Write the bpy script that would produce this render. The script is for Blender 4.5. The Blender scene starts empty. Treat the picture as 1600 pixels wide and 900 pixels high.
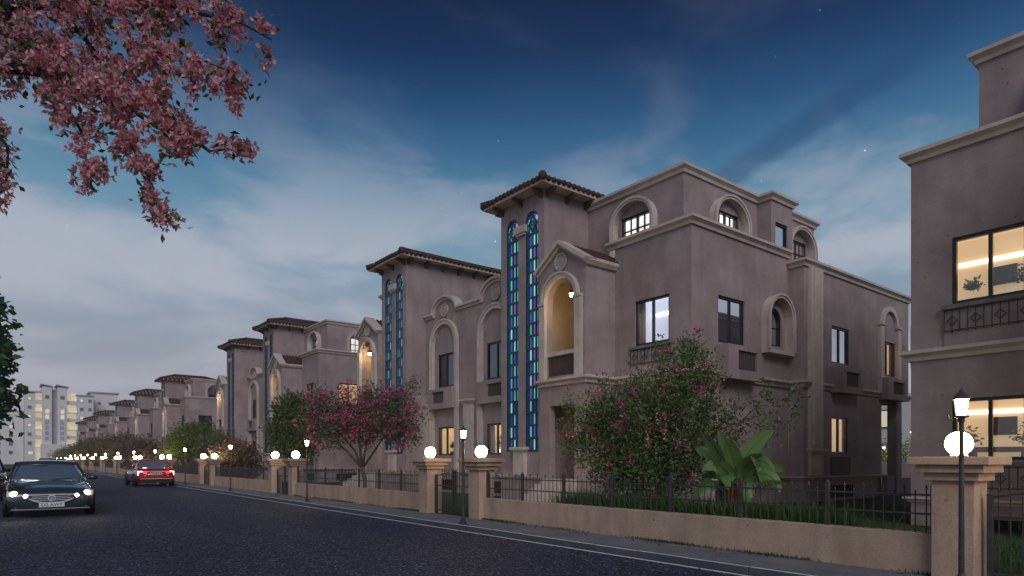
import bpy, bmesh, math, random
import numpy as np
from mathutils import Vector, Matrix
from mathutils.geometry import tessellate_polygon

R = math.radians
sc = bpy.context.scene
COL = sc.collection
# ------------------------------------------------------------------ camera
EYE = 1.5                       # eye height above the pavement
cam_d = bpy.data.cameras.new('camera')
cam = bpy.data.objects.new('camera', cam_d)
COL.objects.link(cam)
cam.location = (0, 0, EYE)
cam.rotation_euler = (R(90), 0, -math.atan(788 / 1006))
cam_d.sensor_width = 36
cam_d.lens = 36 * 1006 / 1600
cam_d.shift_y = 268 / 1600
cam_d.clip_end = 4000
sc.camera = cam
# ------------------------------------------------------------------ world: dusk sky
world = bpy.data.worlds.new('World')
sc.world = world
world.use_nodes = True
W = world.node_tree
W.nodes.clear()


def wn(t, **kw):
    n = W.nodes.new(t)
    for k, v in kw.items():
        if k in n.inputs:
            n.inputs[k].default_value = v
        else:
            setattr(n, k, v)
    return n


def ramp_set(n, stops, interp='LINEAR'):
    cr = n.color_ramp
    cr.interpolation = interp
    while len(cr.elements) > 1:
        cr.elements.remove(cr.elements[-1])
    cr.elements[0].position = stops[0][0]
    cr.elements[0].color = (*stops[0][1], 1) if not isinstance(stops[0][1], float) else (stops[0][1],) * 3 + (1,)
    for p, c in stops[1:]:
        e = cr.elements.new(p)
        e.color = (*c, 1) if not isinstance(c, float) else (c, c, c, 1)


wtc = wn('ShaderNodeTexCoord')
wsep = wn('ShaderNodeSeparateXYZ')
W.links.new(wtc.outputs['Generated'], wsep.inputs[0])
wr = wn('ShaderNodeValToRGB')
ramp_set(wr, [(0.0, (.32, .315, .355)), (.10, (.345, .36, .415)), (.20, (.30, .36, .445)), (.28, (.215, .335, .445)), (.335, (.140, .285, .405)),
              (.385, (.080, .210, .340)), (.43, (.044, .140, .270)), (.475, (.023, .082, .190)), (.53, (.0105, .037, .108)), (.59, (.0055, .0165, .056)),
              (1.0, (.004, .011, .036))])
W.links.new(wsep.outputs['Z'], wr.inputs[0])
# thin dusk cloud: two stretched noises
wmap = wn('ShaderNodeMapping')
wmap.inputs['Rotation'].default_value = (R(20), R(-26), R(38))
wmap.inputs['Scale'].default_value = (1.6, 2.2, 4.2)
W.links.new(wtc.outputs['Generated'], wmap.inputs[0])
wno = wn('ShaderNodeTexNoise', Scale=2.0, Detail=8.0, Roughness=.55, Distortion=.35)
W.links.new(wmap.outputs[0], wno.inputs['Vector'])
wcr = wn('ShaderNodeValToRGB')
ramp_set(wcr, [(.42, 0.0), (.62, 1.0)], 'EASE')
W.links.new(wno.outputs['Fac'], wcr.inputs[0])
wel = wn('ShaderNodeValToRGB')       # cloud cover by height above the horizon
ramp_set(wel, [(0.0, .40), (.12, .72), (.29, .70), (.37, .36), (.45, .12), (.52, .03)])
W.links.new(wsep.outputs['Z'], wel.inputs[0])
wmul = wn('ShaderNodeMath', operation='MULTIPLY')
W.links.new(wcr.outputs[0], wmul.inputs[0])
W.links.new(wel.outputs[0], wmul.inputs[1])
wmix = wn('ShaderNodeMix', data_type='RGBA')
W.links.new(wmul.outputs[0], wmix.inputs[0])
W.links.new(wr.outputs[0], wmix.inputs[6])
wmix.inputs[7].default_value = (.50, .505, .575, 1)
# darker blue rifts between the veils
wmap2 = wn('ShaderNodeMapping')
wmap2.inputs['Location'].default_value = (3.1, 1.7, .4)
wmap2.inputs['Rotation'].default_value = (R(20), R(-26), R(38))
wmap2.inputs['Scale'].default_value = (1.1, 2.6, 5.0)
W.links.new(wtc.outputs['Generated'], wmap2.inputs[0])
wno2 = wn('ShaderNodeTexNoise', Scale=1.3, Detail=5.0, Roughness=.5, Distortion=.3)
W.links.new(wmap2.outputs[0], wno2.inputs['Vector'])
wcr2 = wn('ShaderNodeValToRGB')
ramp_set(wcr2, [(.52, 0.0), (.74, .45)], 'EASE')
W.links.new(wno2.outputs['Fac'], wcr2.inputs[0])
wmix2 = wn('ShaderNodeMix', data_type='RGBA')
W.links.new(wcr2.outputs[0], wmix2.inputs[0])
W.links.new(wmix.outputs[2], wmix2.inputs[6])
wdk = wn('ShaderNodeMix', data_type='RGBA', blend_type='MULTIPLY')
wdk.inputs[0].default_value = 1
wdk.inputs[7].default_value = (.55, .74, .86, 1)
W.links.new(wmix.outputs[2], wdk.inputs[6])
W.links.new(wdk.outputs[2], wmix2.inputs[7])
# a dark rift with a bright trail along its edge, crossing the sky above the roofs
ra, rb_v = Vector((.859, .597, .425)).normalized(), Vector((1.0315, .4624, .5746)).normalized()
rn, rm_ = ra.cross(rb_v).normalized(), (ra + rb_v).normalized()


def wdot(v):
    n = wn('ShaderNodeVectorMath', operation='DOT_PRODUCT')
    n.inputs[1].default_value = v
    W.links.new(wtc.outputs['Generated'], n.inputs[0])
    return n.outputs['Value']


def wmath(op, a, b):
    n = wn('ShaderNodeMath', operation=op)
    for k, q in enumerate((a, b)):
        if isinstance(q, (int, float)):
            n.inputs[k].default_value = q
        else:
            W.links.new(q, n.inputs[k])
    return n.outputs[0]


dn = wmath('ADD', wdot(rn), wmath('MULTIPLY', wmath('SUBTRACT', wno.outputs['Fac'], .5), .05))
along = wn('ShaderNodeValToRGB')
ramp_set(along, [(.975, 0.0), (.994, 1.0)], 'EASE')
W.links.new(wdot(rm_), along.inputs[0])
rband = wn('ShaderNodeValToRGB')
ramp_set(rband, [(.472, 0.0), (.497, 1.0), (.510, 1.0), (.526, 0.0)], 'EASE')
W.links.new(wmath('ADD', wmath('MULTIPLY', dn, 1.0), .5), rband.inputs[0])
rline = wn('ShaderNodeValToRGB')
ramp_set(rline, [(.522, 0.0), (.526, 1.0), (.528, .8), (.536, 0.0)], 'EASE')
W.links.new(wmath('ADD', wmath('MULTIPLY', dn, 1.0), .5), rline.inputs[0])
wr1 = wn('ShaderNodeMix', data_type='RGBA')
W.links.new(wmath('MULTIPLY', wmath('MULTIPLY', rband.outputs[0], along.outputs[0]), .50), wr1.inputs[0])
W.links.new(wmix2.outputs[2], wr1.inputs[6])
wr1.inputs[7].default_value = (.022, .066, .165, 1)
wr2 = wn('ShaderNodeMix', data_type='RGBA')
along2 = wn('ShaderNodeValToRGB')
ramp_set(along2, [(.988, 0.0), (.997, 1.0)], 'EASE')
W.links.new(wdot(rm_), along2.inputs[0])
W.links.new(wmath('MULTIPLY', wmath('MULTIPLY', rline.outputs[0], along2.outputs[0]), wmath('MULTIPLY', wcr.outputs[0], .16)), wr2.inputs[0])
W.links.new(wr1.outputs[2], wr2.inputs[6])
wr2.inputs[7].default_value = (.42, .45, .56, 1)
# stars
wvo = wn('ShaderNodeTexVoronoi', Scale=46.0)
W.links.new(wtc.outputs['Generated'], wvo.inputs['Vector'])
wst = wn('ShaderNodeMath', operation='LESS_THAN')
wst.inputs[1].default_value = .040
W.links.new(wvo.outputs['Distance'], wst.inputs[0])
wss = wn('ShaderNodeSeparateColor')
W.links.new(wvo.outputs['Color'], wss.inputs[0])
wpw = wn('ShaderNodeMath', operation='POWER')
wpw.inputs[1].default_value = 3.2
W.links.new(wss.outputs[0], wpw.inputs[0])
wsm = wn('ShaderNodeMath', operation='MULTIPLY')
W.links.new(wst.outputs[0], wsm.inputs[0])
W.links.new(wpw.outputs[0], wsm.inputs[1])
wsa = wn('ShaderNodeMath', operation='MULTIPLY')
wsa.inputs[1].default_value = .85
W.links.new(wsm.outputs[0], wsa.inputs[0])
wadd = wn('ShaderNodeMix', data_type='RGBA', blend_type='ADD')
wadd.inputs[0].default_value = 1
W.links.new(wr2.outputs[2], wadd.inputs[6])
W.links.new(wsa.outputs[0], wadd.inputs[7])
wbg = wn('ShaderNodeBackground', Strength=1.0)
wout = wn('ShaderNodeOutputWorld')
W.links.new(wadd.outputs[2], wbg.inputs[0])
W.links.new(wbg.outputs[0], wout.inputs[0])
# last glow of the dusk, very soft, from behind the camera on the left
sun_d = bpy.data.lights.new('sun', 'SUN')
sun_d.energy = 1.32
sun_d.angle = R(35)
sun_d.color = (.97, .95, 1.0)
sun = bpy.data.objects.new('sun', sun_d)
COL.objects.link(sun)
sun.rotation_euler = Vector((.44, .82, -.68)).to_track_quat('-Z', 'Y').to_euler()
sc.view_settings.view_transform = 'Standard'
sc.view_settings.look = 'None'
sc.view_settings.exposure = 0
sc.view_settings.gamma = 1
sc.render.engine = 'CYCLES'
sc.cycles.use_denoising = True
sc.cycles.max_bounces = 6
sc.cycles.transparent_max_bounces = 12
sc.cycles.sample_clamp_indirect = 4
sc.cycles.caustics_reflective = False
sc.cycles.caustics_refractive = False

# ------------------------------------------------------------------ materials
M = {}


def newmat(name):
    m = bpy.data.materials.new(name)
    m.use_nodes = True
    nt = m.node_tree
    nt.nodes.clear()
    out = nt.nodes.new('ShaderNodeOutputMaterial')
    M[name] = m
    return m, nt, out


def nd(nt, t, **kw):
    n = nt.nodes.new(t)
    for k, v in kw.items():
        if k in n.inputs:
            n.inputs[k].default_value = v
        else:
            setattr(n, k, v)
    return n


def surf(name, c1, c2, scale=1.0, rough=.85, bump=.0, bscale=40, stain=0.0, fine=0.0, metal=0.0, spec=.3, stretch=(1, 1, 1), pit=0.0):
    """weathered surface: two tones by noise in world space, vertical stains, pits, fine bump"""
    m, nt, out = newmat(name)
    L = nt.links.new
    geo = nd(nt, 'ShaderNodeNewGeometry')
    mp = nd(nt, 'ShaderNodeMapping')
    mp.inputs['Scale'].default_value = stretch
    L(geo.outputs['Position'], mp.inputs[0])
    n1 = nd(nt, 'ShaderNodeTexNoise', Scale=scale, Detail=8.0, Roughness=.62)
    L(mp.outputs[0], n1.inputs['Vector'])
    rp = nd(nt, 'ShaderNodeValToRGB')
    ramp_set(rp, [(.32, c1), (.68, c2)])
    L(n1.outputs['Fac'], rp.inputs[0])
    col = rp.outputs[0]
    if stain:
        ms = nd(nt, 'ShaderNodeMapping')
        ms.inputs['Scale'].default_value = (2.6, 2.6, .28)
        L(geo.outputs['Position'], ms.inputs[0])
        n2 = nd(nt, 'ShaderNodeTexNoise', Scale=1.0, Detail=6.0, Roughness=.6)
        L(ms.outputs[0], n2.inputs['Vector'])
        r2 = nd(nt, 'ShaderNodeValToRGB')
        ramp_set(r2, [(.45, (1.0, 1.0, 1.0)), (.75, (1 - stain, 1 - stain * .98, 1 - stain * .9))])
        L(n2.outputs['Fac'], r2.inputs[0])
        mm = nd(nt, 'ShaderNodeMix', data_type='RGBA', blend_type='MULTIPLY')
        mm.inputs[0].default_value = 1
        L(col, mm.inputs[6])
        L(r2.outputs[0], mm.inputs[7])
        col = mm.outputs[2]
    if pit:
        vo = nd(nt, 'ShaderNodeTexVoronoi', Scale=2.6)
        L(geo.outputs['Position'], vo.inputs['Vector'])
        r3 = nd(nt, 'ShaderNodeValToRGB')
        ramp_set(r3, [(.03, (1 - pit,) * 3), (.075, (1.0, 1.0, 1.0))])
        L(vo.outputs['Distance'], r3.inputs[0])
        mm = nd(nt, 'ShaderNodeMix', data_type='RGBA', blend_type='MULTIPLY')
        mm.inputs[0].default_value = 1
        L(col, mm.inputs[6])
        L(r3.outputs[0], mm.inputs[7])
        col = mm.outputs[2]
    p = nd(nt, 'ShaderNodeBsdfPrincipled', Roughness=rough, Metallic=metal)
    p.inputs['Specular IOR Level'].default_value = spec
    if fine:
        n4 = nd(nt, 'ShaderNodeTexNoise', Scale=bscale * 1.5, Detail=3.0)
        L(geo.outputs['Position'], n4.inputs['Vector'])
        r4 = nd(nt, 'ShaderNodeValToRGB')
        ramp_set(r4, [(.35, (1 - fine,) * 3), (.70, (1 + fine,) * 3)])
        L(n4.outputs['Fac'], r4.inputs[0])
        mm = nd(nt, 'ShaderNodeMix', data_type='RGBA', blend_type='MULTIPLY')
        mm.inputs[0].default_value = 1
        L(col, mm.inputs[6])
        L(r4.outputs[0], mm.inputs[7])
        col = mm.outputs[2]
    L(col, p.inputs['Base Color'])
    if bump:
        n3 = nd(nt, 'ShaderNodeTexNoise', Scale=bscale, Detail=4.0, Roughness=.6)
        L(geo.outputs['Position'], n3.inputs['Vector'])
        b = nd(nt, 'ShaderNodeBump', Strength=bump, Distance=.02)
        L(n3.outputs['Fac'], b.inputs['Height'])
        L(b.outputs[0], p.inputs['Normal'])
    L(p.outputs[0], out.inputs[0])
    return m


def plain(name, c, rough=.5, metal=0.0, spec=.5, coat=0.0):
    m, nt, out = newmat(name)
    p = nd(nt, 'ShaderNodeBsdfPrincipled', Roughness=rough, Metallic=metal)
    p.inputs['Base Color'].default_value = (*c, 1)
    p.inputs['Specular IOR Level'].default_value = spec
    p.inputs['Coat Weight'].default_value = coat
    p.inputs['Coat Roughness'].default_value = .04
    nt.links.new(p.outputs[0], out.inputs[0])
    return m


def emit(name, c, s, gloss=False):
    m, nt, out = newmat(name)
    p = nd(nt, 'ShaderNodeBsdfPrincipled', Roughness=.2)
    p.inputs['Base Color'].default_value = (*[min(.8, x) for x in c], 1)
    p.inputs['Emission Color'].default_value = (*c, 1)
    p.inputs['Emission Strength'].default_value = s
    if name.startswith('sg_'):
        oi = nd(nt, 'ShaderNodeObjectInfo')
        mr = nd(nt, 'ShaderNodeMapRange')
        mr.inputs['To Min'].default_value = s * .35
        mr.inputs['To Max'].default_value = s * 1.25
        nt.links.new(oi.outputs['Random'], mr.inputs['Value'])
        nt.links.new(mr.outputs[0], p.inputs['Emission Strength'])
    nt.links.new(p.outputs[0], out.inputs[0])
    return m


def glass(name, tint, refl, clear):
    """window glass: part mirror, part see-through, rest dark body"""
    m, nt, out = newmat(name)
    L = nt.links.new
    g = nd(nt, 'ShaderNodeBsdfGlossy', Roughness=.02)
    g.inputs['Color'].default_value = (.92, .96, 1, 1)
    if clear:
        b = nd(nt, 'ShaderNodeBsdfTransparent')
        b.inputs['Color'].default_value = (*tint, 1)
    else:
        b = nd(nt, 'ShaderNodeBsdfDiffuse')
        b.inputs['Color'].default_value = (*tint, 1)
    geo = nd(nt, 'ShaderNodeNewGeometry')
    no = nd(nt, 'ShaderNodeTexNoise', Scale=.9, Detail=1.0)
    L(geo.outputs['Position'], no.inputs['Vector'])
    bp = nd(nt, 'ShaderNodeBump', Strength=.05, Distance=.05)
    L(no.outputs['Fac'], bp.inputs['Height'])
    L(bp.outputs[0], g.inputs['Normal'])
    mx = nd(nt, 'ShaderNodeMixShader')
    mx.inputs[0].default_value = refl
    L(b.outputs[0], mx.inputs[1])
    L(g.outputs[0], mx.inputs[2])
    L(mx.outputs[0], out.inputs[0])
    return m


def leafmat(name, c1, c2, rough=.5, trans=.3):
    m, nt, out = newmat(name)
    L = nt.links.new
    geo = nd(nt, 'ShaderNodeNewGeometry')
    rp = nd(nt, 'ShaderNodeValToRGB')
    ramp_set(rp, [(0.0, c1), (1.0, c2)])
    L(geo.outputs['Random Per Island'], rp.inputs[0])
    p = nd(nt, 'ShaderNodeBsdfPrincipled', Roughness=rough)
    p.inputs['Specular IOR Level'].default_value = .35
    L(rp.outputs[0], p.inputs['Base Color'])
    t = nd(nt, 'ShaderNodeBsdfTranslucent')
    L(rp.outputs[0], t.inputs['Color'])
    mx = nd(nt, 'ShaderNodeMixShader')
    mx.inputs[0].default_value = trans
    L(p.outputs[0], mx.inputs[1])
    L(t.outputs[0], mx.inputs[2])
    L(mx.outputs[0], out.inputs[0])
    return m


surf('stucco', (.305, .235, .226), (.445, .352, .34), .9, .92, .5, 24, stain=.17, pit=.5, fine=.06, spec=.15)
surf('trim', (.55, .455, .395), (.68, .585, .52), 2.2, .8, .25, 35, stain=.16, fine=.05, spec=.2)
surf('wallstone', (.47, .325, .235), (.60, .43, .32), 1.6, .88, .35, 30, stain=.30, pit=.4, fine=.09, spec=.2)
surf('soffit', (.45, .36, .28), (.55, .45, .36), 3.0, .85)
surf('tile', (.045, .022, .019), (.125, .058, .045), 5.0, .8, .3, 30)
surf('asphalt', (.026, .029, .050), (.052, .056, .086), .35, .8, 1.0, 30, fine=.6, spec=.18, stretch=(1, .12, 1))
nt = M['asphalt'].node_tree
pb_ = [n for n in nt.nodes if n.type == 'BSDF_PRINCIPLED'][0]
src = pb_.inputs['Base Color'].links[0].from_socket
ge = nd(nt, 'ShaderNodeNewGeometry')
v1 = nd(nt, 'ShaderNodeTexVoronoi', Scale=38.0)
nt.links.new(ge.outputs['Position'], v1.inputs['Vector'])
sp_ = nd(nt, 'ShaderNodeSeparateColor')
nt.links.new(v1.outputs['Color'], sp_.inputs[0])
rp_ = nd(nt, 'ShaderNodeValToRGB')                       # a few pale chippings among the dark ones
ramp_set(rp_, [(0.0, (.45, .45, .46)), (.50, (.85, .85, .87)), (.78, (1.35, 1.35, 1.37)), (.90, (3.0, 3.0, 3.05)), (1.0, (6.5, 6.5, 6.6))])
nt.links.new(sp_.outputs[0], rp_.inputs[0])
mx_ = nd(nt, 'ShaderNodeMix', data_type='RGBA', blend_type='MULTIPLY')
mx_.inputs[0].default_value = 1
nt.links.new(src, mx_.inputs[6])
nt.links.new(rp_.outputs[0], mx_.inputs[7])
nt.links.new(mx_.outputs[2], pb_.inputs['Base Color'])
surf('paving', (.125, .13, .155), (.20, .20, .225), 1.3, .85, .3, 45, fine=.14)
surf('kerbstone', (.07, .072, .085), (.11, .112, .13), 1.8, .85, .3, 45, fine=.1)
surf('roadpaint', (.60, .61, .64), (.82, .82, .84), 6.0, .7, .2, 60, fine=.15)
surf('soil', (.03, .05, .02), (.05, .075, .03), 2.0, .95, .5, 30)
surf('plaza', (.09, .085, .08), (.13, .125, .12), .2, .95)
surf('bark', (.07, .05, .042), (.15, .115, .095), 9.0, .9, .6, 30, stretch=(1, 1, .3))
surf('barkdark', (.025, .018, .016), (.06, .045, .04), 9.0, .9, .6, 30, stretch=(1, 1, .3))
surf('iron', (.040, .035, .034), (.080, .070, .066), 14.0, .5, .15, 60, spec=.4)
surf('marble', (.12, .115, .11), (.24, .225, .215), 5.0, .4, .05, 20)
surf('relief', (.42, .36, .32), (.60, .53, .48), 6.0, .8, .3, 40)
surf('white_wall', (.76, .72, .68), (.86, .82, .78), .4, .9, stain=.08)
surf('white_grey', (.42, .40, .43), (.52, .50, .53), .4, .9)
surf('brownpanel', (.085, .058, .042), (.13, .09, .066), 4.0, .7)
plain('louvre', (.115, .09, .085), .6)
plain('black_frame', (.012, .012, .013), .35)
plain('brown_frame', (.045, .028, .020), .4)
plain('void', (.008, .007, .007), .9)
plain('lead', (.016, .055, .10), .4)
plain('chrome', (.80, .81, .84), .25, .25)
plain('rubber', (.012, .012, .012), .8)
plain('plastic', (.015, .015, .016), .5)
plain('plate', (.75, .75, .75), .5)
plain('plate_ink', (.03, .03, .06), .6)
plain('paint_black', (.045, .068, .082), .2, .4, .6, 1.0)
plain('paint_red', (.33, .012, .014), .18, 0.0, .5, 1.0)
plain('paint_grey', (.045, .045, .05), .2, 0.2, .5, 1.0)
plain('rim', (.55, .56, .58), .3, .9)
emit('globe_light', (1.0, .76, .43), 70.0)
emit('lantern_light', (1.0, .78, .46), 55.0)
emit('strip_light', (1.0, .86, .66), 2.6)
emit('sconce_light', (1.0, .72, .38), 120.0)
emit('head_light', (1.0, .80, .52), 9.0)
emit('tail_light', (1.0, .05, .05), 1.3)
emit('tail_white', (1.0, .62, .52), 2.2)
emit('room_warm', (.74, .57, .35), .42)
emit('room_pale', (.62, .66, .76), .55)
emit('room_white', (.95, .90, .86), .70)
emit('room_dim', (.10, .085, .075), .25)
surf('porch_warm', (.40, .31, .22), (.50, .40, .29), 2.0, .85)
emit('balcony_lit', (.95, .80, .56), .42)  # balcony surfaces glow themselves in place of lamplight falling on them
emit('fairy_light', (1.0, .85, .6), 6.0)
emit('sg_teal', (.07, .60, .36), .60)
emit('sg_aqua', (.30, .70, .74), .58)
emit('sg_blue', (.07, .15, .56), .50)
emit('sg_indigo', (.06, .08, .30), .42)
emit('sg_violet', (.34, .12, .42), .45)
emit('sg_pale', (.42, .60, .84), .60)
emit('sg_green', (.06, .52, .32), .50)
emit('sg_deep', (.02, .09, .30), .28)
plain('sg_unlit_pale', (.20, .36, .42), .15)
plain('sg_unlit_blue', (.04, .08, .16), .15)
glass('glass_clear', (.97, .97, .97), .07, True)
glass('glass_sky', (.02, .03, .04), .72, False)
glass('glass_dark', (.02, .02, .022), .22, False)
glass('glass_car', (.16, .23, .27), .5, False)
leafmat('leaf_dark', (.038, .075, .022), (.155, .225, .07))
leafmat('leaf_mid', (.07, .125, .03), (.22, .30, .09))
leafmat('leaf_yellow', (.07, .12, .02), (.17, .21, .05))
leafmat('leaf_olive', (.08, .09, .05), (.21, .21, .12))
leafmat('leaf_plane', (.02, .07, .03), (.07, .15, .055))
leafmat('petal_pink', (.40, .05, .13), (.75, .22, .33))
leafmat('petal_magenta', (.48, .05, .19), (.86, .22, .40))
leafmat('petal_red', (.16, .035, .04), (.36, .08, .085))
leafmat('petal_blossom', (.52, .09, .14), (.97, .68, .68), .6, .45)
leafmat('dry_leaf', (.12, .06, .04), (.34, .13, .12))
leafmat('grass_blade', (.03, .085, .016), (.075, .16, .035))
leafmat('banana_leaf', (.11, .22, .07), (.18, .31, .11), .4, .35)
leafmat('palm_stem', (.22, .06, .015), (.30, .09, .03), .5, .1)


# ------------------------------------------------------------------ mesh helpers
class MB:
    def __init__(s):
        s.v = []
        s.f = []

    def add(s, vs, fs):
        o = len(s.v)
        s.v += [tuple(p) for p in vs]
        s.f += [tuple(i + o for i in f) for f in fs]
        return s

    def box(s, x0, x1, y0, y1, z0, z1):
        return s.add([(x0, y0, z0), (x1, y0, z0), (x1, y1, z0), (x0, y1, z0), (x0, y0, z1), (x1, y0, z1), (x1, y1, z1), (x0, y1, z1)],
                     [(0, 3, 2, 1), (4, 5, 6, 7), (0, 1, 5, 4), (1, 2, 6, 5), (2, 3, 7, 6), (3, 0, 4, 7)])

    def fbox(s, fr, a0, a1, b0, b1, t0, t1):
        P = [fr(a, b, t) for t in (t0, t1) for a, b in ((a0, b0), (a1, b0), (a1, b1), (a0, b1))]
        return s.add(P, [(0, 3, 2, 1), (4, 5, 6, 7), (0, 1, 5, 4), (1, 2, 6, 5), (2, 3, 7, 6), (3, 0, 4, 7)])

    def slab(s, fr, outer, holes, t0, t1):
        loops = [outer] + list(holes)
        tris = tessellate_polygon([[Vector((a, b, 0)) for a, b in lp] for lp in loops])
        flat = [p for lp in loops for p in lp]
        n = len(flat)
        vs = [fr(a, b, t0) for a, b in flat] + [fr(a, b, t1) for a, b in flat]
        fs = [tuple(t) for t in tris] + [tuple(i + n for i in reversed(t)) for t in tris]
        k = 0
        for lp in loops:
            m = len(lp)
            for i in range(m):
                j = (i + 1) % m
                fs.append((k + i, k + j, n + k + j, n + k + i))
            k += m
        return s.add(vs, fs)

    def band(s, fr, path, wi, wo, t0, t1, closed=False):
        n = len(path)
        pts = []
        for i in range(n):
            p = Vector(path[i])
            if closed:
                a, b = Vector(path[i - 1]), Vector(path[(i + 1) % n])
            else:
                a = Vector(path[i - 1]) if i > 0 else None
                b = Vector(path[i + 1]) if i < n - 1 else None
            d1 = (p - a).normalized() if a is not None else None
            d2 = (b - p).normalized() if b is not None else None
            if d1 is None:
                d1 = d2
            if d2 is None:
                d2 = d1
            n1, n2 = Vector((-d1.y, d1.x)), Vector((-d2.y, d2.x))
            nn = (n1 + n2)
            nn = nn.normalized() if nn.length > 1e-6 else n1
            k = 1 / max(.35, nn.dot(n1))
            pts.append((p - nn * wi * k, p + nn * wo * k))
        vs = []
        for q, o in pts:
            vs += [fr(q.x, q.y, t0), fr(o.x, o.y, t0), fr(o.x, o.y, t1), fr(q.x, q.y, t1)]
        fs = []
        for i in range(n if closed else n - 1):
            j = (i + 1) % n
            for k in range(4):
                l = (k + 1) % 4
                fs.append((4 * i + k, 4 * j + k, 4 * j + l, 4 * i + l))
        if not closed:
            fs += [(0, 1, 2, 3), (4 * n - 1, 4 * n - 2, 4 * n - 3, 4 * n - 4)]
        return s.add(vs, fs)

    def cornice(s, path, prof, side=1):
        """sweep a closed profile [(out, z)] along a plan path [(x, y)] with mitres"""
        n, m = len(path), len(prof)
        vs = []
        for i in range(n):
            p = Vector(path[i])
            d1 = (p - Vector(path[i - 1])).normalized() if i else None
            d2 = (Vector(path[i + 1]) - p).normalized() if i < n - 1 else None
            d1 = d1 or d2
            d2 = d2 or d1
            n1, n2 = Vector((d1.y, -d1.x)) * side, Vector((d2.y, -d2.x)) * side
            nn = (n1 + n2).normalized()
            k = 1 / max(.3, nn.dot(n1))
            for o, z in prof:
                q = p + nn * o * k
                vs.append((q.x, q.y, z))
        fs = []
        for i in range(n - 1):
            for k in range(m):
                l = (k + 1) % m
                fs.append((m * i + k, m * (i + 1) + k, m * (i + 1) + l, m * i + l))
        fs += [tuple(range(m)), tuple(reversed(range(m * (n - 1), m * n)))]
        return s.add(vs, fs)

    def tube(s, pts, rad, n=8, cap=True):
        pts = [Vector(p) for p in pts]
        if not hasattr(rad, '__len__'):
            rad = [rad] * len(pts)
        vs = []
        u = None
        for i, p in enumerate(pts):
            d = (pts[min(i + 1, len(pts) - 1)] - pts[max(i - 1, 0)]).normalized()
            if u is None:
                u = d.orthogonal().normalized()
            else:
                u = (u - d * u.dot(d))
                u = u.normalized() if u.length > 1e-5 else d.orthogonal().normalized()
            w = d.cross(u)
            for k in range(n):
                a = 2 * math.pi * k / n
                vs.append(p + (u * math.cos(a) + w * math.sin(a)) * rad[i])
        fs = []
        for i in range(len(pts) - 1):
            for k in range(n):
                l = (k + 1) % n
                fs.append((i * n + k, i * n + l, (i + 1) * n + l, (i + 1) * n + k))
        if cap:
            fs += [tuple(reversed(range(n))), tuple(range((len(pts) - 1) * n, len(pts) * n))]
        return s.add(vs, fs)

    def lathe(s, prof, c=(0, 0, 0), n=16, axis='z'):
        vs, fs = [], []
        for r, z in prof:
            for k in range(n):
                a = 2 * math.pi * k / n
                x, y = r * math.cos(a), r * math.sin(a)
                if axis == 'z':
                    vs.append((c[0] + x, c[1] + y, c[2] + z))
                elif axis == 'x':
                    vs.append((c[0] + z, c[1] + x, c[2] + y))
                else:
                    vs.append((c[0] + x, c[1] + z, c[2] + y))
        for i in range(len(prof) - 1):
            for k in range(n):
                l = (k + 1) % n
                fs.append((i * n + k, i * n + l, (i + 1) * n + l, (i + 1) * n + k))
        fs += [tuple(reversed(range(n))), tuple(range((len(prof) - 1) * n, len(prof) * n))]
        return s.add(vs, fs)

    def mesh(s, name, xf=None, smooth=False):
        me = bpy.data.meshes.new(name)
        vs = s.v if xf is None else [xf(p) for p in s.v]
        me.from_pydata(vs, [], s.f)
        bm = bmesh.new()
        bm.from_mesh(me)
        bmesh.ops.recalc_face_normals(bm, faces=bm.faces)
        bm.to_mesh(me)
        bm.free()
        if smooth:
            for p in me.polygons:
                p.use_smooth = True
        return me

    def build(s, name, mat, parent=None, xf=None, smooth=False, kind=None):
        return mobj(name, s.mesh(name, xf, smooth), mat, parent, kind)


def mobj(name, me, mat, parent=None, kind=None):
    if mat and not me.materials:
        me.materials.append(M[mat])
    o = bpy.data.objects.new(name, me)
    COL.objects.link(o)
    if parent is not None:
        o.parent = parent
    if kind:
        o['kind'] = kind
    return o


def empty(name, loc=(0, 0, 0), rz=0.0):
    o = bpy.data.objects.new(name, None)
    o.empty_display_size = .2
    COL.objects.link(o)
    o.location = loc
    o.rotation_euler = (0, 0, rz)
    return o


def tag(o, label, cat, group=None):
    o['label'] = label
    o['category'] = cat
    if group:
        o['group'] = group
    return o


def copy_tree(o, parent=None):
    c = o.copy()
    COL.objects.link(c)
    c.parent = parent
    for ch in o.children:
        copy_tree(ch, c)
    return c


def chamfer_box(x0, x1, y0, y1, z0, z1, b):
    mb = MB().box(x0, x1, y0, y1, z0, z1)
    me = mb.mesh('box')
    bm = bmesh.new()
    bm.from_mesh(me)
    bmesh.ops.bevel(bm, geom=list(bm.edges), offset=b, segments=2, affect='EDGES', profile=.6)
    bm.to_mesh(me)
    bm.free()
    return me


ORD = ['first', 'second', 'third', 'fourth', 'fifth', 'sixth', 'seventh', 'eighth', 'ninth', 'tenth', 'eleventh', 'twelfth',
       'thirteenth', 'fourteenth', 'fifteenth', 'sixteenth', 'seventeenth', 'eighteenth', 'nineteenth', 'twentieth']
ORD += ['twenty-' + w for w in ORD[:9]] + ['thirtieth']

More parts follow.
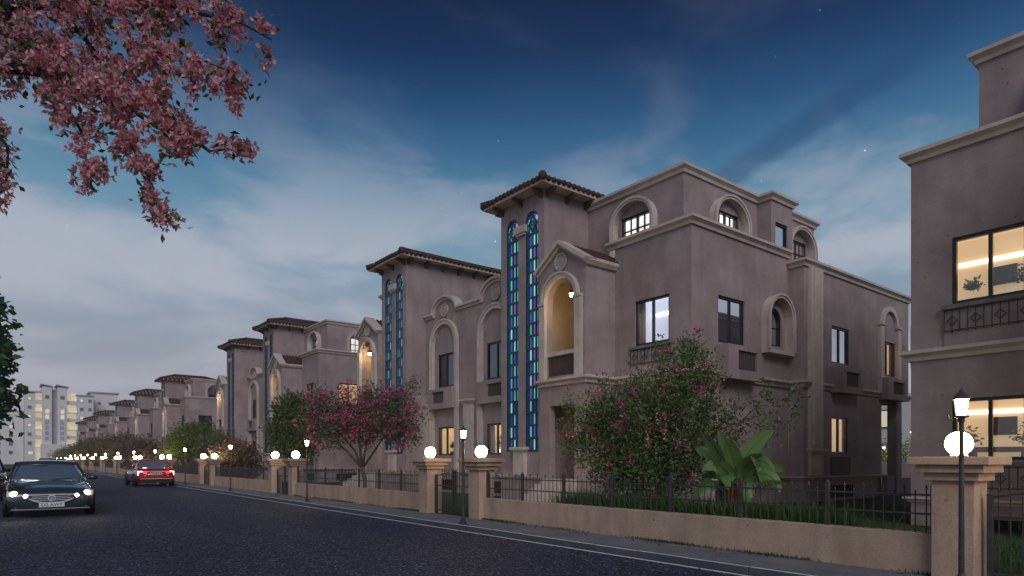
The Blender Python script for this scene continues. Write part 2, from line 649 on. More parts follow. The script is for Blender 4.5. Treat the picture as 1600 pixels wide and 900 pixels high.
# ================================================================== SETTING
def sheet(name, x0, x1, y0, y1, z, mat, nx=1, ny=1):
    mb = MB()
    for i in range(nx):
        for j in range(ny):
            xa, xb = x0 + (x1 - x0) * i / nx, x0 + (x1 - x0) * (i + 1) / nx
            ya, yb = y0 + (y1 - y0) * j / ny, y0 + (y1 - y0) * (j + 1) / ny
            mb.add([(xa, ya, z), (xb, ya, z), (xb, yb, z), (xa, yb, z)], [(0, 1, 2, 3)])
    me = bpy.data.meshes.new(name)
    me.from_pydata(mb.v, [], mb.f)
    return mobj(name, me, mat, None, 'structure')


ROAD_Z = -.10
sheet('ground', -1500, 1500, -1500, 1500, -.16, 'plaza')
sheet('road', -3.6, 8.045, -40, 262, ROAD_Z, 'asphalt')
sheet('garden_ground', 9.5, 60, -30, 250, -.012, 'soil')
# pavement bed (joints) with slabs laid on it
PX0, PX1 = 8.20, 9.45
pv = MB().box(PX0, PX1 + .02, -30, 250, -.16, -.008).build('pavement', 'kerbstone', None, kind='structure')
slabw = (PX1 - PX0) / 3
slab_me = chamfer_box(0, slabw - .008, 0, .492, -.03, 0, .004)
slab_me.materials.append(M['paving'])
rng = random.Random(5)
for j in range(34):
    for i in range(3):
        o = mobj('paving_slab', slab_me, None, pv)
        o.location = (PX0 + i * slabw + .004, 1.0 + j * .5, rng.uniform(-.003, .002))
mb = MB()
for j in range(34, 300):
    for i in range(3):
        a = PX0 + i * slabw
        b = 1.0 + j * .5
        mb.box(a + .004, a + slabw - .004, b, b + .492, -.03, rng.uniform(-.003, .002))
mb.build('paving_slab', 'paving', pv, kind='stuff')
MB().box(PX0, PX1, -30, .99, -.03, 0).box(PX0, PX1, 151, 250, -.03, 0).build('paving_strip', 'paving', pv)
# kerb of single stones, worn white arris painted on their top edge
kb = empty('kerb')
kb['kind'] = 'structure'
ks = chamfer_box(8.065, 8.195, 0, .992, -.16, .012, .010)
ks.materials.append(M['kerbstone'])
kp = MB().box(8.072, 8.125, .012, .980, .010, .0152).mesh('kerb_paint')
kp.materials.append(M['roadpaint'])
for j in range(44):
    o = mobj('kerb_stone', ks, None, kb)
    o.location = (rng.uniform(-.003, .003), -1 + j, rng.uniform(-.003, .003))
    p = mobj('painted_edge', kp, None, o)
mb, mp = MB(), MB()
for j in range(44, 250):
    mb.box(8.065, 8.195, -1 + j, -1 + j + .992, -.16, .012)
    mp.box(8.072, 8.112, -1 + j, -1 + j + .98, .010, .0152)
mb.build('kerb_stone', 'kerbstone', kb, kind='stuff')
mp.build('painted_edge', 'roadpaint', kb, kind='stuff')
sheet('edge_line', 7.945, 8.03, -30, 255, ROAD_Z + .004, 'roadpaint')
# the other side of the street
MB().box(-3.78, -3.6, -40, 260, -.16, .012).build('kerb_opposite', 'kerbstone', None, kind='structure')
MB().box(-7.2, -3.785, -40, 260, -.16, 0).build('pavement_opposite', 'paving', None, kind='structure')


# ================================================================== VILLAS
def fr_s(x0):
    return lambda a, b, t: (x0 + t, a, b)


def fr_u(u0):
    return lambda a, b, t: (a, u0 - t, b)


def fr_v(u0):
    return lambda a, b, t: (a, u0 + t, b)


def rect(a0, a1, b0, b1):
    return [(a0, b0), (a1, b0), (a1, b1), (a0, b1)]


def archpath(c, hw, z0, zs, rise=None, n=14):
    rise = rise or hw
    pts = [(c - hw, z0)]
    for i in range(n + 1):
        a = math.pi * (1 - i / n)
        pts.append((c + hw * math.cos(a), zs + rise * math.sin(a)))
    pts.append((c + hw, z0))
    return pts


CORN = lambda z0, z1, o: [(0, z0), (o * .35, z0), (o * .45, z0 + (z1 - z0) * .35), (o * .85, z0 + (z1 - z0) * .6), (o, z0 + (z1 - z0) * .65), (o, z1), (0, z1)]
T = .25
UNIT = {}


def unit_box(mat):
    if mat not in UNIT:
        me = MB().box(-.5, .5, -.5, .5, -.5, .5).mesh('pane')
        me.materials.append(M[mat])
        UNIT[mat] = me
    return UNIT[mat]


class Half:
    """one villa of a semi-detached pair; x runs into the house, u outwards from the party wall"""

    def __init__(h, root, s, lod, seed, lit=None):
        h.root, h.s, h.lod = root, s, lod
        h.xf = lambda p: (p[0], -s * p[1], p[2])
        h.rng = random.Random(seed)
        h.lit = lit or {}
        h.make()

    def put(h, mb, name, mat, parent=None, smooth=False, kind=None):
        return mb.build(name, mat, parent or h.root, h.xf, smooth, kind)

    def pane(h, fr, a0, a1, b0, b1, t0, t1, mat, parent, name='pane'):
        p, q = h.xf(fr(a0, b0, t0)), h.xf(fr(a1, b1, t1))
        o = mobj(name, unit_box(mat), None, parent)
        o.location = [(x + y) / 2 for x, y in zip(p, q)]
        o.scale = [max(abs(x - y), .004) for x, y in zip(p, q)]
        return o

    def window(h, fr, a0, a1, z0, z1, kind, nx=2, nz=1, fw=.07, muntin=False, frame='black_frame', deep=1.5, plant=0):
        """frame with panes set into a wall opening, a furnished-looking room behind lit glass"""
        mb = MB()
        mb.band(fr, [(a0, z0), (a1, z0), (a1, z1), (a0, z1)], 0, fw, .05, .15, closed=True)
        w = (a1 - a0 - 2 * fw) / nx
        hh = (z1 - z0 - 2 * fw) / nz
        for i in range(1, nx):
            a = a0 + fw + w * i
            mb.fbox(fr, a - .035, a + .035, z0 + fw, z1 - fw, .06, .14)
        for k in range(1, nz):
            b = z0 + fw + hh * k
            mb.fbox(fr, a0 + fw, a1 - fw, b - .02, b + .02, .075, .135)
        if muntin:
            for i in range(nx):
                a = a0 + fw + w * (i + .5)
                mb.fbox(fr, a - .02, a + .02, z0 + fw, z1 - fw, .078, .132)
        wo = h.put(mb, 'window', frame)
        gl = {'lit': 'glass_clear', 'pale': 'glass_clear', 'white': 'glass_clear', 'sky': 'glass_sky', 'dark': 'glass_dark'}[kind]
        for i in range(nx):
            h.pane(fr, a0 + fw + w * i + .03, a0 + fw + w * (i + 1) - .03, z0 + fw, z1 - fw, .10, .11, gl, wo)
        if kind in ('lit', 'pale', 'white') and h.lod < 2:
            mat = {'lit': 'room_warm', 'pale': 'room_pale', 'white': 'room_white'}[kind]
            A0, A1, B0, B1 = a0 - .5, a1 + .45, z0 - .05, z1 + .30
            r = MB()
            r.fbox(fr, A0, A1, B0, B1, deep, deep + .03)
            r.fbox(fr, A0 - .03, A0, B0, B1, T + .01, deep)
            r.fbox(fr, A1, A1 + .03, B0, B1, T + .01, deep)
            r.fbox(fr, A0, A1, B1, B1 + .03, T + .01, deep)
            h.put(r, 'room_wall', mat, wo)  # walls glow themselves, standing in for the room's lamplight
            f = MB().fbox(fr, A0, A1, B0 - .03, B0, T + .01, deep)
            h.put(f, 'room_floor', 'brownpanel', wo)
            if h.lod == 0 and kind != 'white':
                zt = z0 + (z1 - z0) * (.80 if kind == 'lit' else .86)
                h.put(MB().fbox(fr, A0 + .1, A1 - .1, zt, zt + .09, deep - .06, deep - .01), 'strip_light', 'strip_light', wo)
                h.put(MB().fbox(fr, A0, A1, z0 + .18, z0 + .30, deep - .35, deep - .03), 'console_shelf', 'brownpanel', wo)
                # curtain folds on one side
                cb = MB()
                for k in range(4):
                    aa = a0 - .02 + .055 * k
                    cb.tube([fr(aa, z0 - .02, .30 + .02 * (k % 2)), fr(aa, z1 + .1, .30 + .02 * (k % 2))], .035, 6)
                h.put(cb, 'curtain', 'trim', wo, smooth=True)
            if h.lod == 0 and plant:
                h.plant(fr, a0 + (a1 - a0) * h.rng.uniform(.08, .25), z0 + .02, h.rng.uniform(.45, .7), wo)
                if plant > 1:
                    h.plant(fr, a0 + (a1 - a0) * h.rng.uniform(.75, .9), z0 + .02, h.rng.uniform(.3, .5), wo)
                h.put(MB().fbox(fr, a0 + .2, a1 - .2, z1 + .24, z1 + .28, .45, .75), 'plant_fill_light', 'strip_light', wo)  # added glowing panel that lights the plants from the front
                zc_ = z0 + h.rng.uniform(.5, .75)
                pf = h.put(MB().fbox(fr, (a0 + a1) / 2 - .1, (a0 + a1) / 2 + .45, zc_, zc_ + .42, deep - .05, deep - .01), 'picture_frame', 'brown_frame', wo)
        return wo

    def plant(h, fr, a, z, size, parent):
        pot = MB()
        pot.fbox(fr, a - .12, a + .12, z, z + .16, .55, .75)
        h.put(pot, 'plant_pot', 'brownpanel', parent)
        nn = 190
        rr = np.random.RandomState(int(abs(a * 100)) % 1000)
        P = rr.normal(0, 1, (nn, 3)) * np.array([.105, .07, .15]) * size / .5
        pts = np.array([h.xf(fr(a + p[0], z + .36 + abs(p[2]), .62 + p[1] * .6)) for p in P])
        D = rr.normal(0, 1, (nn, 3)) + np.array([0, 0, .4])
        return leaves('plant_leaves', pts, D, .085, .045, 'leaf_yellow', parent, rr)

    def acbox(h, fr, a0, a1, z0, z1, pd=.32, la=None):
        la = la or (a0 + (a1 - a0) * .30, a1 - (a1 - a0) * .12)
        b0, b1 = z0 + (z1 - z0) * .28, z1 - (z1 - z0) * .15
        mb = MB()
        mb.slab(fr, rect(a0, a1, z0, z1), [rect(la[0], la[1], b0, b1)], -pd, -pd + .08)
        mb.slab(fr, rect(a0, a1, z0, z1), [rect(a0 + .08, a1 - .08, z0 + .08, z1 - .08)], -pd + .08, -.002)
        o = h.put(mb, 'equipment_box', 'stucco')
        if h.lod < 2:
            lv = MB()
            lv.fbox(fr, la[0] - .03, la[1] + .03, b0 - .03, b1 + .03, -pd + .10, -pd + .12)
            n = 9
            for i in range(n):
                aa = la[0] + (la[1] - la[0]) * (i + .5) / n
                lv.fbox(fr, aa - .012, aa + .012, b0 - .02, b1 + .02, -pd + .055, -pd + .10)
            h.put(lv, 'louvre', 'louvre', o)
        return o

    def railing(h, fr, a0, a1, z0, z1):
        """shallow iron grille with diamonds under a stone rail"""
        mb = MB()
        for z in (z0 + .05, z1 - .02):
            mb.fbox(fr, a0, a1, z - .012, z + .012, -.10, -.075)
        n = int((a1 - a0) / .135)
        for i in range(n + 1):
            a = a0 + (a1 - a0) * i / n
            mb.fbox(fr, a - .008, a + .008, z0, z1, -.098, -.082)
            if i % 3 == 1:
                c, zm = a, (z0 + z1) / 2
                mb.band(fr, [(c - .10, zm), (c, zm - .10), (c + .10, zm), (c, zm + .10)], .008, .008, -.105, -.085, closed=True)
        o = h.put(mb, 'window_railing', 'iron')
        h.put(MB().fbox(fr, a0 - .05, a1 + .05, z1, z1 + .09, -.16, .05), 'rail_cap', 'marble', o)
        h.put(MB().fbox(fr, a0 - .02, a1 + .02, z0 - .3, z1 - .002, -.055, -.002), 'back_panel', 'stucco', o)
        return o

    def surround(h, fr, path, w, pd, name='arch_surround'):
        mb = MB()
        mb.band(fr, path, w, 0, -pd, -.002)
        mb.band(fr, path, .045, .03, -pd - .035, -pd + .03)
        return h.put(mb, name, 'trim')

    def medallion(h, fr, c, z, r):
        mb = MB()

        def disc(cc, zz, r0, t0, t1, n=24):
            mb.slab(fr, [(cc + r0 * math.cos(2 * math.pi * i / n), zz + r0 * math.sin(2 * math.pi * i / n)) for i in range(n)], [], t0, t1)

        def ring(cc, zz, r0, w, t0, t1, n=24):
            mb.band(fr, [(cc + r0 * math.cos(2 * math.pi * i / n), zz + r0 * math.sin(2 * math.pi * i / n)) for i in range(n)], w / 2, w / 2, t0, t1, closed=True)
        disc(c, z, r * .95, -.03, -.002)
        ring(c, z, r * .93, r * .16, -.085, -.03)
        ring(c, z, r * .30, r * .11, -.075, -.03, 14)
        disc(c, z, r * .13, -.08, -.03, 10)
        for k in range(8):
            a = math.pi * 2 * k / 8
            ring(c + r * .58 * math.cos(a), z + r * .58 * math.sin(a), r * .18, r * .09, -.07, -.03, 10)
        return h.put(mb, 'medallion', 'relief')

    def stained(h, fr, c, hw, z0, ztop):
        zs = ztop - hw
        path = archpath(c, hw, z0, zs)
        mb = MB()
        mb.band(fr, path + [], .05, 0, .03, .15)
        mb.fbox(fr, c - hw, c + hw, z0, z0 + .05, .03, .15)
        rows = 17
        zr = zs - .45
        rh = (zr - z0 - .05) / rows
        cols = [(-.88, -.70), (-.54, -.20), (.02, .34), (.54, .82)]
        bars = [-.62, -.08, .45]
        for b in bars:
            mb.fbox(fr, c + b * hw - .022, c + b * hw + .022, z0 + .05, zr + .2, .045, .11)
        for k in range(rows + 1):
            z = z0 + .05 + rh * k
            mb.fbox(fr, c - hw + .05, c + hw - .05, z - (.045 if k % 2 else .03), z + (.045 if k % 2 else .03), .04, .115)
        o = h.put(mb, 'stained_glass_window', 'lead')
        group = {}

        def pn(a0, a1, b0, b1, mat):
            if h.lod == 0:
                h.pane(fr, a0, a1, b0, b1, .085, .10, mat, o)
            else:
                group.setdefault(mat, MB()).fbox(fr, a0, a1, b0, b1, .085, .10)
        for k in range(rows):
            za, zb = z0 + .05 + rh * k + .04, z0 + .05 + rh * (k + 1) - .04
            if k < 4:  # lower rows get darker panes: the unlit foot put into colour
                A = ['sg_deep', 'sg_aqua', 'sg_deep', 'sg_indigo']
                B = ['sg_deep', 'sg_indigo', 'sg_aqua', 'sg_deep']
            else:
                A = ['sg_deep', 'sg_aqua', 'sg_violet', 'sg_blue']
                B = ['sg_indigo', 'sg_blue', 'sg_aqua', 'sg_teal']
            if h.rng.random() < .3:
                A[1] = 'sg_teal'
            if h.rng.random() < .3:
                A[2], B[0] = 'sg_blue', 'sg_violet'
            for (p, q), mat in zip(cols, A if k % 2 else B):
                pn(c + p * hw + .012, c + q * hw - .012, za, zb, mat)
        for (p, q), mat in zip(cols, ['sg_teal', 'sg_aqua', 'sg_blue', 'sg_violet']):
            pn(c + p * hw + .012, c + q * hw - .012, zr + .03, zs - .12, mat)
        # arched head: fan of pale panes round a diamond
        hd = MB()
        cz = zs - .05
        fan, fan2 = MB(), MB()
        for k in range(9):
            a0, a1 = math.pi * (k + .12) / 9, math.pi * (k + .88) / 9
            q = [(c + r * math.cos(a), cz + r * math.sin(a)) for r, a in ((.16, a0), (hw - .06, a0), (hw - .06, a1), (.16, a1))]
            (fan if k % 3 else fan2).slab(fr, q, [], .085, .10)
        h.put(fan, 'pane', 'sg_unlit_pale' if h.lod else 'sg_pale', o)
        h.put(fan2, 'pane', 'sg_unlit_blue' if h.lod else 'sg_blue', o)
        dm = [(c - .20, cz - .02), (c, cz - .36), (c + .20, cz - .02), (c, cz + .30)]
        h.put(MB().band(fr, dm, .03, .05, .035, .08, closed=True), 'diamond_lead', 'lead', o)
        h.put(MB().slab(fr, [(x + (c - x) * .10, z + (cz - z) * .10) for x, z in dm], [], .06, .075), 'pane', 'sg_unlit_pale' if h.lod else 'sg_green', o)
        h.put(MB().band(fr, [(c + .07 * math.cos(t * .785), cz - .02 + .09 * math.sin(t * .785)) for t in range(8)], .02, .02, .03, .07, closed=True), 'diamond_lead', 'lead', o)
        h.put(MB().slab(fr, archpath(c, hw + .06, z0 - .04, zs), [], .14, .16), 'backing', 'sg_unlit_blue' if h.lod else 'sg_deep', o)
        for mat, g in group.items():
            mat = {'sg_aqua': 'sg_unlit_pale', 'sg_teal': 'sg_unlit_pale'}.get(mat, 'sg_unlit_blue')
            h.put(g, 'pane', mat, o, kind='stuff')
        return o

    def hip_roof(h, x0, x1, u0, u1, z, pitch, tiles=True):
        w = (u1 - u0) / 2
        rise = w * math.tan(pitch)
        um = (u0 + u1) / 2
        mb = MB()
        P = [(x0, u0, z), (x1, u0, z), (x1, u1, z), (x0, u1, z)]
        Q = [(a, b, z + .13) for a, b, _ in P]
        Rg = [(x0 + w, um, z + .13 + rise), (x1 - w, um, z + .13 + rise)]
        mb.add(P + Q + Rg, [(0, 3, 2, 1), (0, 1, 5, 4), (1, 2, 6, 5), (2, 3, 7, 6), (3, 0, 4, 7), (4, 5, 9, 8), (5, 6, 9), (6, 7, 8, 9), (7, 4, 8)])
        o = h.put(mb, 'roof', 'soffit')
        tl = MB()
        zt = z + .135
        sl = math.tan(pitch)
        step = .235 if h.lod < 2 else .45
        rad = step * .43

        def run(p0, dirx, diry, L):
            seg = max(1, int(L / .42)) if h.lod == 0 else 1
            for k in range(seg):
                a, b = L * k / seg, L * (k + 1) / seg + .05
                lift = .025 if seg > 1 else 0
                tl.tube([(p0[0] + dirx * a, p0[1] + diry * a, zt + a * sl + lift), (p0[0] + dirx * b, p0[1] + diry * b, zt + b * sl + .005)], [rad, rad * .86], 7)
        n = int((x1 - x0) / step)
        for i in range(n + 1):
            x = x0 + (x1 - x0) * i / n
            L = max(.12, min(w, x - x0, x1 - x))
            run((x, u0 - .06), 0, 1, L)
            run((x, u1 + .06), 0, -1, L)
        n = int((u1 - u0) / step)
        for i in range(n + 1):
            u = u0 + (u1 - u0) * i / n
            L = max(.12, min(u - u0, u1 - u))
            run((x0 - .06, u), 1, 0, L)
            run((x1 + .06, u), -1, 0, L)
        h.put(tl, 'roof_tiles', 'tile', o, smooth=True, kind='stuff')
        rt = MB()
        for a, b in ((Q[0], Rg[0]), (Q[3], Rg[0]), (Q[1], Rg[1]), (Q[2], Rg[1]), (Rg[0], Rg[1])):
            d = Vector(b) - Vector(a)
            rt.tube([Vector(a) - d.normalized() * .08 + Vector((0, 0, .07)), Vector(b) + Vector((0, 0, .07))], [.15, .13], 9)
        h.put(rt, 'ridge_tiles', 'tile', o, smooth=True)
        return o

    def brackets(h, x0, x1, u0, u1, z):
        """rafter ends under the eaves of a tower"""
        lst = []
        for i in range(3):
            u = u0 + .12 + (u1 - u0 - .24) * i / 2
            lst.append(((x0, u), (-1, 0)))
        nn = 7
        for i in range(nn):
            x = x0 + .12 + (x1 - x0 - .3) * i / (nn - 1)
            lst.append(((x, u1), (0, 1)))
            lst.append(((x, u0), (0, -1)))
        for (x, u), (dx, du) in lst:
            mb = MB()
            px, pu = -du, dx
            pr = []
            for sgn in (-.06, .06):
                for o, dz in ((0, -.005), (.46, -.005), (.46, -.07), (0, -.27)):
                    pr.append((x + dx * o + px * sgn, u + du * o + pu * sgn, z + dz))
            mb.add(pr, [(0, 1, 2, 3), (7, 6, 5, 4), (0, 4, 5, 1), (1, 5, 6, 2), (2, 6, 7, 3), (3, 7, 4, 0)])
            h.put(mb, 'rafter_end', 'brownpanel')

    def make(h):
        lit, lod = h.lit, h.lod
        Zb = -.3
        # ---- middle bay between the towers
        f = fr_s(1.1)
        c = 2.0
        hump = [(0, Zb), (3.768, Zb), (3.768, 8.35)] + [(c + .98 * math.cos(math.pi * i / 14), 8.35 + .66 * math.sin(math.pi * i / 14)) for i in range(15)] + [(0, 8.35)]
        holes = [rect(c - .72, c + .66, 4.9, 6.45), rect(c - .72, c + .66, 1.70, 3.02), rect(c - .7, c + .7, .08, .58)]
        w = MB().slab(f, hump, holes, 0, T)
        w.fbox(f, 0, 3.76, .02, 8.0, 2.4, 2.45)
        w.fbox(f, .001, .12, 0, 8.0, T + .002, 12.0)
        h.put(w, 'wall', 'stucco')
        h.window(f, c - .72, c + .66, 4.9, 6.45, lit.get('mid_up', 'dark' if lod == 0 else h.rng.choice(['dark', 'lit', 'sky'])))
        h.window(f, c - .72, c + .66, 1.70, 3.02, lit.get('mid_low', 'lit' if lod == 0 else h.rng.choice(['dark', 'lit', 'pale'])), frame='brown_frame', plant=2)
        h.basement(f, c - .7, c + .7, .08, .58)
        top = [(0.0, 8.33), (c - .98, 8.33)] + [(c - .98 * math.cos(math.pi * i / 14), 8.33 + .68 * math.sin(math.pi * i / 14)) for i in range(1, 14)] + [(c + .98, 8.33), (3.767, 8.33)]
        h.put(MB().band(f, top, .06, .06, -.07, .28).band(f, top, -.05, .14, -.17, .30), 'cornice', 'trim')
        h.surround(f, archpath(c, 1.16, .92, 6.86), .21, .15)
        h.medallion(f, c, 8.47, .30)
        h.acbox(f, c - 1.02, c + 1.02, 3.86, 4.80, .30, la=(c - .30, c + .72))
        for u0, u1 in ((0.0, .33), (3.36, 3.766)):
            p = MB().fbox(f, u0, u1, .92, 4.0, -.13, -.002)
            o = h.put(p, 'pilaster', 'trim')
            h.put(MB().fbox(f, u0, u1 + (.08 if u0 == 0 else 0), 4.0, 4.08, -.19, -.002).fbox(f, u0, u1 + (.14 if u0 == 0 else 0), 4.08, 4.17, -.25, -.002), 'capital', 'trim', o)
        # ---- stair tower
        f = fr_s(0)
        u0, u1 = 3.77, 6.30
        um = (u0 + u1) / 2
        strips = [(um - .575, .375), (um + .575, .375)]
        holes = [archpath(cc, hw, 1.77, 10.55 - hw) for cc, hw in strips]
        w = MB().slab(f, rect(u0, u1, Zb, 11.1), holes, 0, T)
        w.slab(fr_u(u1), rect(T, 6.0, Zb, 11.1), [], 0, T)
        w.slab(fr_v(u0), rect(T, 6.0, Zb, 11.1), [], 0, T)
        w.fbox(f, u0 + T, u1 - T, Zb, 11.0, 5.75, 6.0)
        h.put(w, 'wall', 'stucco')
        for cc, hw in strips:
            h.stained(f, cc, hw, 1.77, 10.55)
        h.put(MB().fbox(f, um - .32, um + .32, 9.86, 10.12, -.13, -.002).fbox(f, um - .26, um + .26, 9.78, 9.86, -.09, -.002), 'capital', 'trim')
        h.put(MB().fbox(f, um - .31, um + .31, .92, 1.80, -.17, -.002).fbox(f, um - .37, um + .37, 1.80, 1.86, -.22, -.002).fbox(f, um - .43, um + .43, 1.86, 1.96, -.27, -.002), 'pedestal', 'trim')
        h.hip_roof(-.5, 6.5, u0 - .5, u1 + .5, 11.1, R(20))
        if lod < 2:
            h.brackets(0, 6.0, u0, u1, 11.1)
        # ---- porch with gable
        f = fr_s(-.2)
        p0, p1 = 6.302, 8.59
        c = (p0 + p1) / 2
        gab = [(p0, Zb), (p1, Zb), (p1, 8.02), (c, 8.72), (p0, 8.02)]
        arch = archpath(c, .74, 4.36, 6.92)
        door = rect(c - .62, c + .62, .86, 3.35)
        w = MB().slab(f, gab, [arch, door], 0, T)
        w.slab(fr_u(p1), rect(-.2 + T, 1.19, Zb, 8.02), [], 0, T)
        h.put(w, 'wall', 'stucco')
        inn = MB()
        inn.fbox(f, p0 + .03, p1 - T - .002, 4.30, 4.35, .02, 1.9)
        inn.fbox(f, p0 + .03, p1 - T - .002, 7.9, 7.95, T + .01, 1.9)
        inn.fbox(f, p0 + .03, p1 - .02, 4.36, 7.9, 1.62, 1.66)
        inn.fbox(f, p0 + .01, p0 + .04, 4.36, 7.9, T + .01, 1.62)
        inn.fbox(f, p1 - T - .03, p1 - T - .004, 4.36, 7.9, T + .01, 1.62)
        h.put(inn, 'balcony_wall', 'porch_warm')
        low = MB()
        low.fbox(f, p0 + .03, p1 - T - .002, .80, .85, .02, 1.9)
        low.fbox(f, p0 + .03, p1 - .02, .86, 4.0, 1.3, 1.34)
        low.fbox(f, p0 + .01, p0 + .04, .86, 4.0, T + .01, 1.3)
        low.fbox(f, p1 - T - .03, p1 - T - .004, .86, 4.0, T + .01, 1.3)
        low.fbox(f, p0 + .03, p1 - T, 3.9, 3.95, T + .01, 1.3)
        h.put(low, 'porch_wall', 'stucco')
        dr = h.put(MB().fbox(f, c - .5, c + .5, .86, 2.95, 1.22, 1.30), 'door', 'brown_frame')
        h.put(MB().fbox(f, c - .40, c - .05, 1.1, 2.8, 1.20, 1.215).fbox(f, c + .05, c + .40, 1.1, 2.8, 1.20, 1.215), 'door_panel', 'room_warm', dr)
        h.put(MB().tube([fr_s(-.2)(c + .02, 1.8, 1.17), fr_s(-.2)(c + .02, 2.1, 1.17)], .015, 6), 'door_handle', 'chrome', dr)
        # balcony door behind the arch
        bd = h.put(MB().band(fr_s(1.41), archpath(c + .48, .36, 4.36, 6.1), .07, 0, -.06, 0).fbox(fr_s(1.41), c + .46, c + .50, 4.4, 6.4, -.05, -.005).fbox(fr_s(1.41), c + .2, c + .76, 5.3, 5.34, -.05, -.005), 'balcony_door', 'brown_frame')
        h.put(MB().slab(fr_s(1.41), archpath(c + .48, .34, 4.36, 6.1), [], -.02, -.004), 'pane', 'room_warm', bd)
        # balustrade in the arch
        bp = h.put(MB().fbox(f, c - .74, c + .74, 4.36, 5.05, .06, .16), 'balcony_parapet', 'brownpanel')
        h.put(MB().fbox(f, c - .737, c + .737, 5.05, 5.19, -.02, .22), 'handrail', 'trim', bp)
        rl = MB()
        for k in range(9):
            a = c - .58 + .145 * k
            rl.fbox(f, a - .01, a + .01, 4.45, 5.0, .03, .05)
        rl.fbox(f, c - .66, c + .66, 4.42, 4.45, .03, .05)
        h.put(rl, 'balcony_grille', 'iron', bp)
        # arch surround in two stages
        sp = [(c + .90 * math.cos(math.pi * (1 - i / 16)), 6.92 + .90 * math.sin(math.pi * (1 - i / 16))) for i in range(17)]
        mb = MB().band(f, sp, .155, 0, -.16, -.002).band(f, sp, .04, .03, -.20, -.12)
        for sg in (-1, 1):
            a, b = sorted((c + sg * .745, c + sg * 1.02))
            mb.fbox(f, a, b, 4.27, 6.84, -.15, -.002)
            mb.fbox(f, a - .02, b + .02, 6.84, 6.94, -.19, -.002)
        h.put(mb, 'arch_surround', 'trim')
        h.medallion(f, c, 8.20, .30)
        gp = [(p0 - .05, 7.93), (c, 8.74), (p1 + .12, 7.93)]
        h.put(MB().band(f, gp, .05, .07, -.10, .30).band(f, gp, -.03, .15, -.22, .32), 'gable_cornice', 'trim')
        h.put(MB().cornice([(-.2, p1), (1.188, p1)], [(0, 7.86), (.08, 7.86), (.18, 7.98), (.18, 8.08), (0, 8.08)], -1), 'cornice', 'trim')
        # porch roof: two tiled planes running back
        rf = MB()
        rf.add([(.06, p0, 8.06), (.06, c, 8.80), (.06, p1 + .1, 8.06), (2.3, p0, 8.06), (2.3, c, 8.80), (2.3, p1 + .1, 8.06)], [(0, 1, 4, 3), (1, 2, 5, 4), (0, 2, 1), (3, 4, 5), (0, 3, 5, 2)])
        for k in range(11):
            x = .12 + .21 * k
            rf.tube([(x, p1 + .12, 8.07), (x, c, 8.81)], .09, 6)
        h.put(rf, 'porch_roof', 'tile', smooth=False)
        # wall light in the balcony
        sl = h.put(MB().lathe([(.02, -.12), (.08, -.10), (.10, 0), (.08, .02)], (.02, c + .26, 7.20), 10), 'wall_light', 'iron')
        h.put(MB().lathe([(.02, -.19), (.065, -.17), (.085, -.11), (.07, -.06)], (.02, c + .26, 7.20), 12), 'lamp_glass', 'sconce_light', sl, smooth=True)
        # steps up to the porch
        for k in range(5):
            h.put(MB().box(-.2 - .28 * (k + 1) - .02, -.20 - .28 * k - (.002 if k == 0 else 0), c - .75, c + .75, -.1, .84 - .168 * k), 'step', 'trim')
        # ---- main block
        f = fr_s(1.19)
        g = fr_u(11.68)
        m0, m1 = 8.592, 11.68
        w = MB().slab(f, rect(m0, m1, Zb, 8.62), [rect(9.47, 10.86, 5.20, 6.67), rect(9.47, 10.86, 1.75, 3.10), rect(9.3, 10.9, .08, .55)], 0, T)
        arc = archpath(5.85, .46, 5.42, 6.26)
        w.slab(g, rect(1.19 + T, 6.78, Zb, 8.62), [rect(2.56, 4.02, 5.20, 6.68), arc, rect(2.4, 4.2, .08, .55)], 0, T)
        h.put(w, 'wall', 'stucco')
        h.window(f, 9.47, 10.86, 5.20, 6.67, lit.get('front_up', 'pale' if lod == 0 else h.rng.choice(['dark', 'lit', 'sky'])), plant=lit.get('plant', 0), deep=1.6)
        h.window(f, 9.47, 10.86, 1.75, 3.10, lit.get('front_low', 'lit'), plant=lit.get('plant', 0), deep=1.6)
        h.railing(f, 9.36, 10.97, 4.56, 5.08)
        h.railing(f, 9.36, 10.97, 1.10, 1.62)
        h.window(g, 2.56, 4.02, 5.20, 6.68, 'sky' if lod == 0 else h.rng.choice(['dark', 'lit', 'sky']))
        h.acbox(g, 2.42, 4.25, 4.02, 5.08, .46)
        aw = h.put(MB().band(g, arc, .07, 0, .05, .16).fbox(g, 5.40, 6.30, 5.42, 5.48, .05, .16).fbox(g, 5.40, 6.30, 6.04, 6.07, .08, .13), 'window', 'black_frame')
        h.put(MB().slab(g, arc, [], .11, .12), 'pane', 'glass_sky', aw)
        out = archpath(5.85, .82, 5.22, 6.32)
        mb = MB().band(g, out, .12, 0, -.30, -.002).fbox(g, 5.85 - .82, 5.85 + .82, 5.10, 5.22, -.30, -.002).band(g, out, .04, .03, -.34, -.27)
        h.put(mb, 'arch_surround', 'trim')
        h.basement(f, 9.3, 10.9, .08, .55)
        h.basement(g, 2.4, 4.2, .08, .55)
        h.put(MB().cornice([(1.19, 8.30), (1.19, 11.68), (6.778, 11.68)], CORN(8.60, 8.84, .19), -1), 'cornice', 'trim')
        h.put(MB().box(1.3, 15.6, .15, 11.45, 8.0, 8.06).box(6.9, 15.6, 11.46, 12.0, 8.0, 8.06), 'roof_deck', 'paving')
        # ---- penthouse
        f = fr_s(2.2)
        g = fr_u(10.64)
        ph = [rect(8.63 - .68, 8.63 + .68, 8.7, 10.03)]
        w = MB().slab(f, rect(6.302, 10.64, 8.061, 10.82), ph, 0, T)
        gh = [rect(4.6 - .72, 4.6 + .72, 8.7, 10.05), rect(9.35 - .68, 9.35 + .68, 8.7, 10.05)]
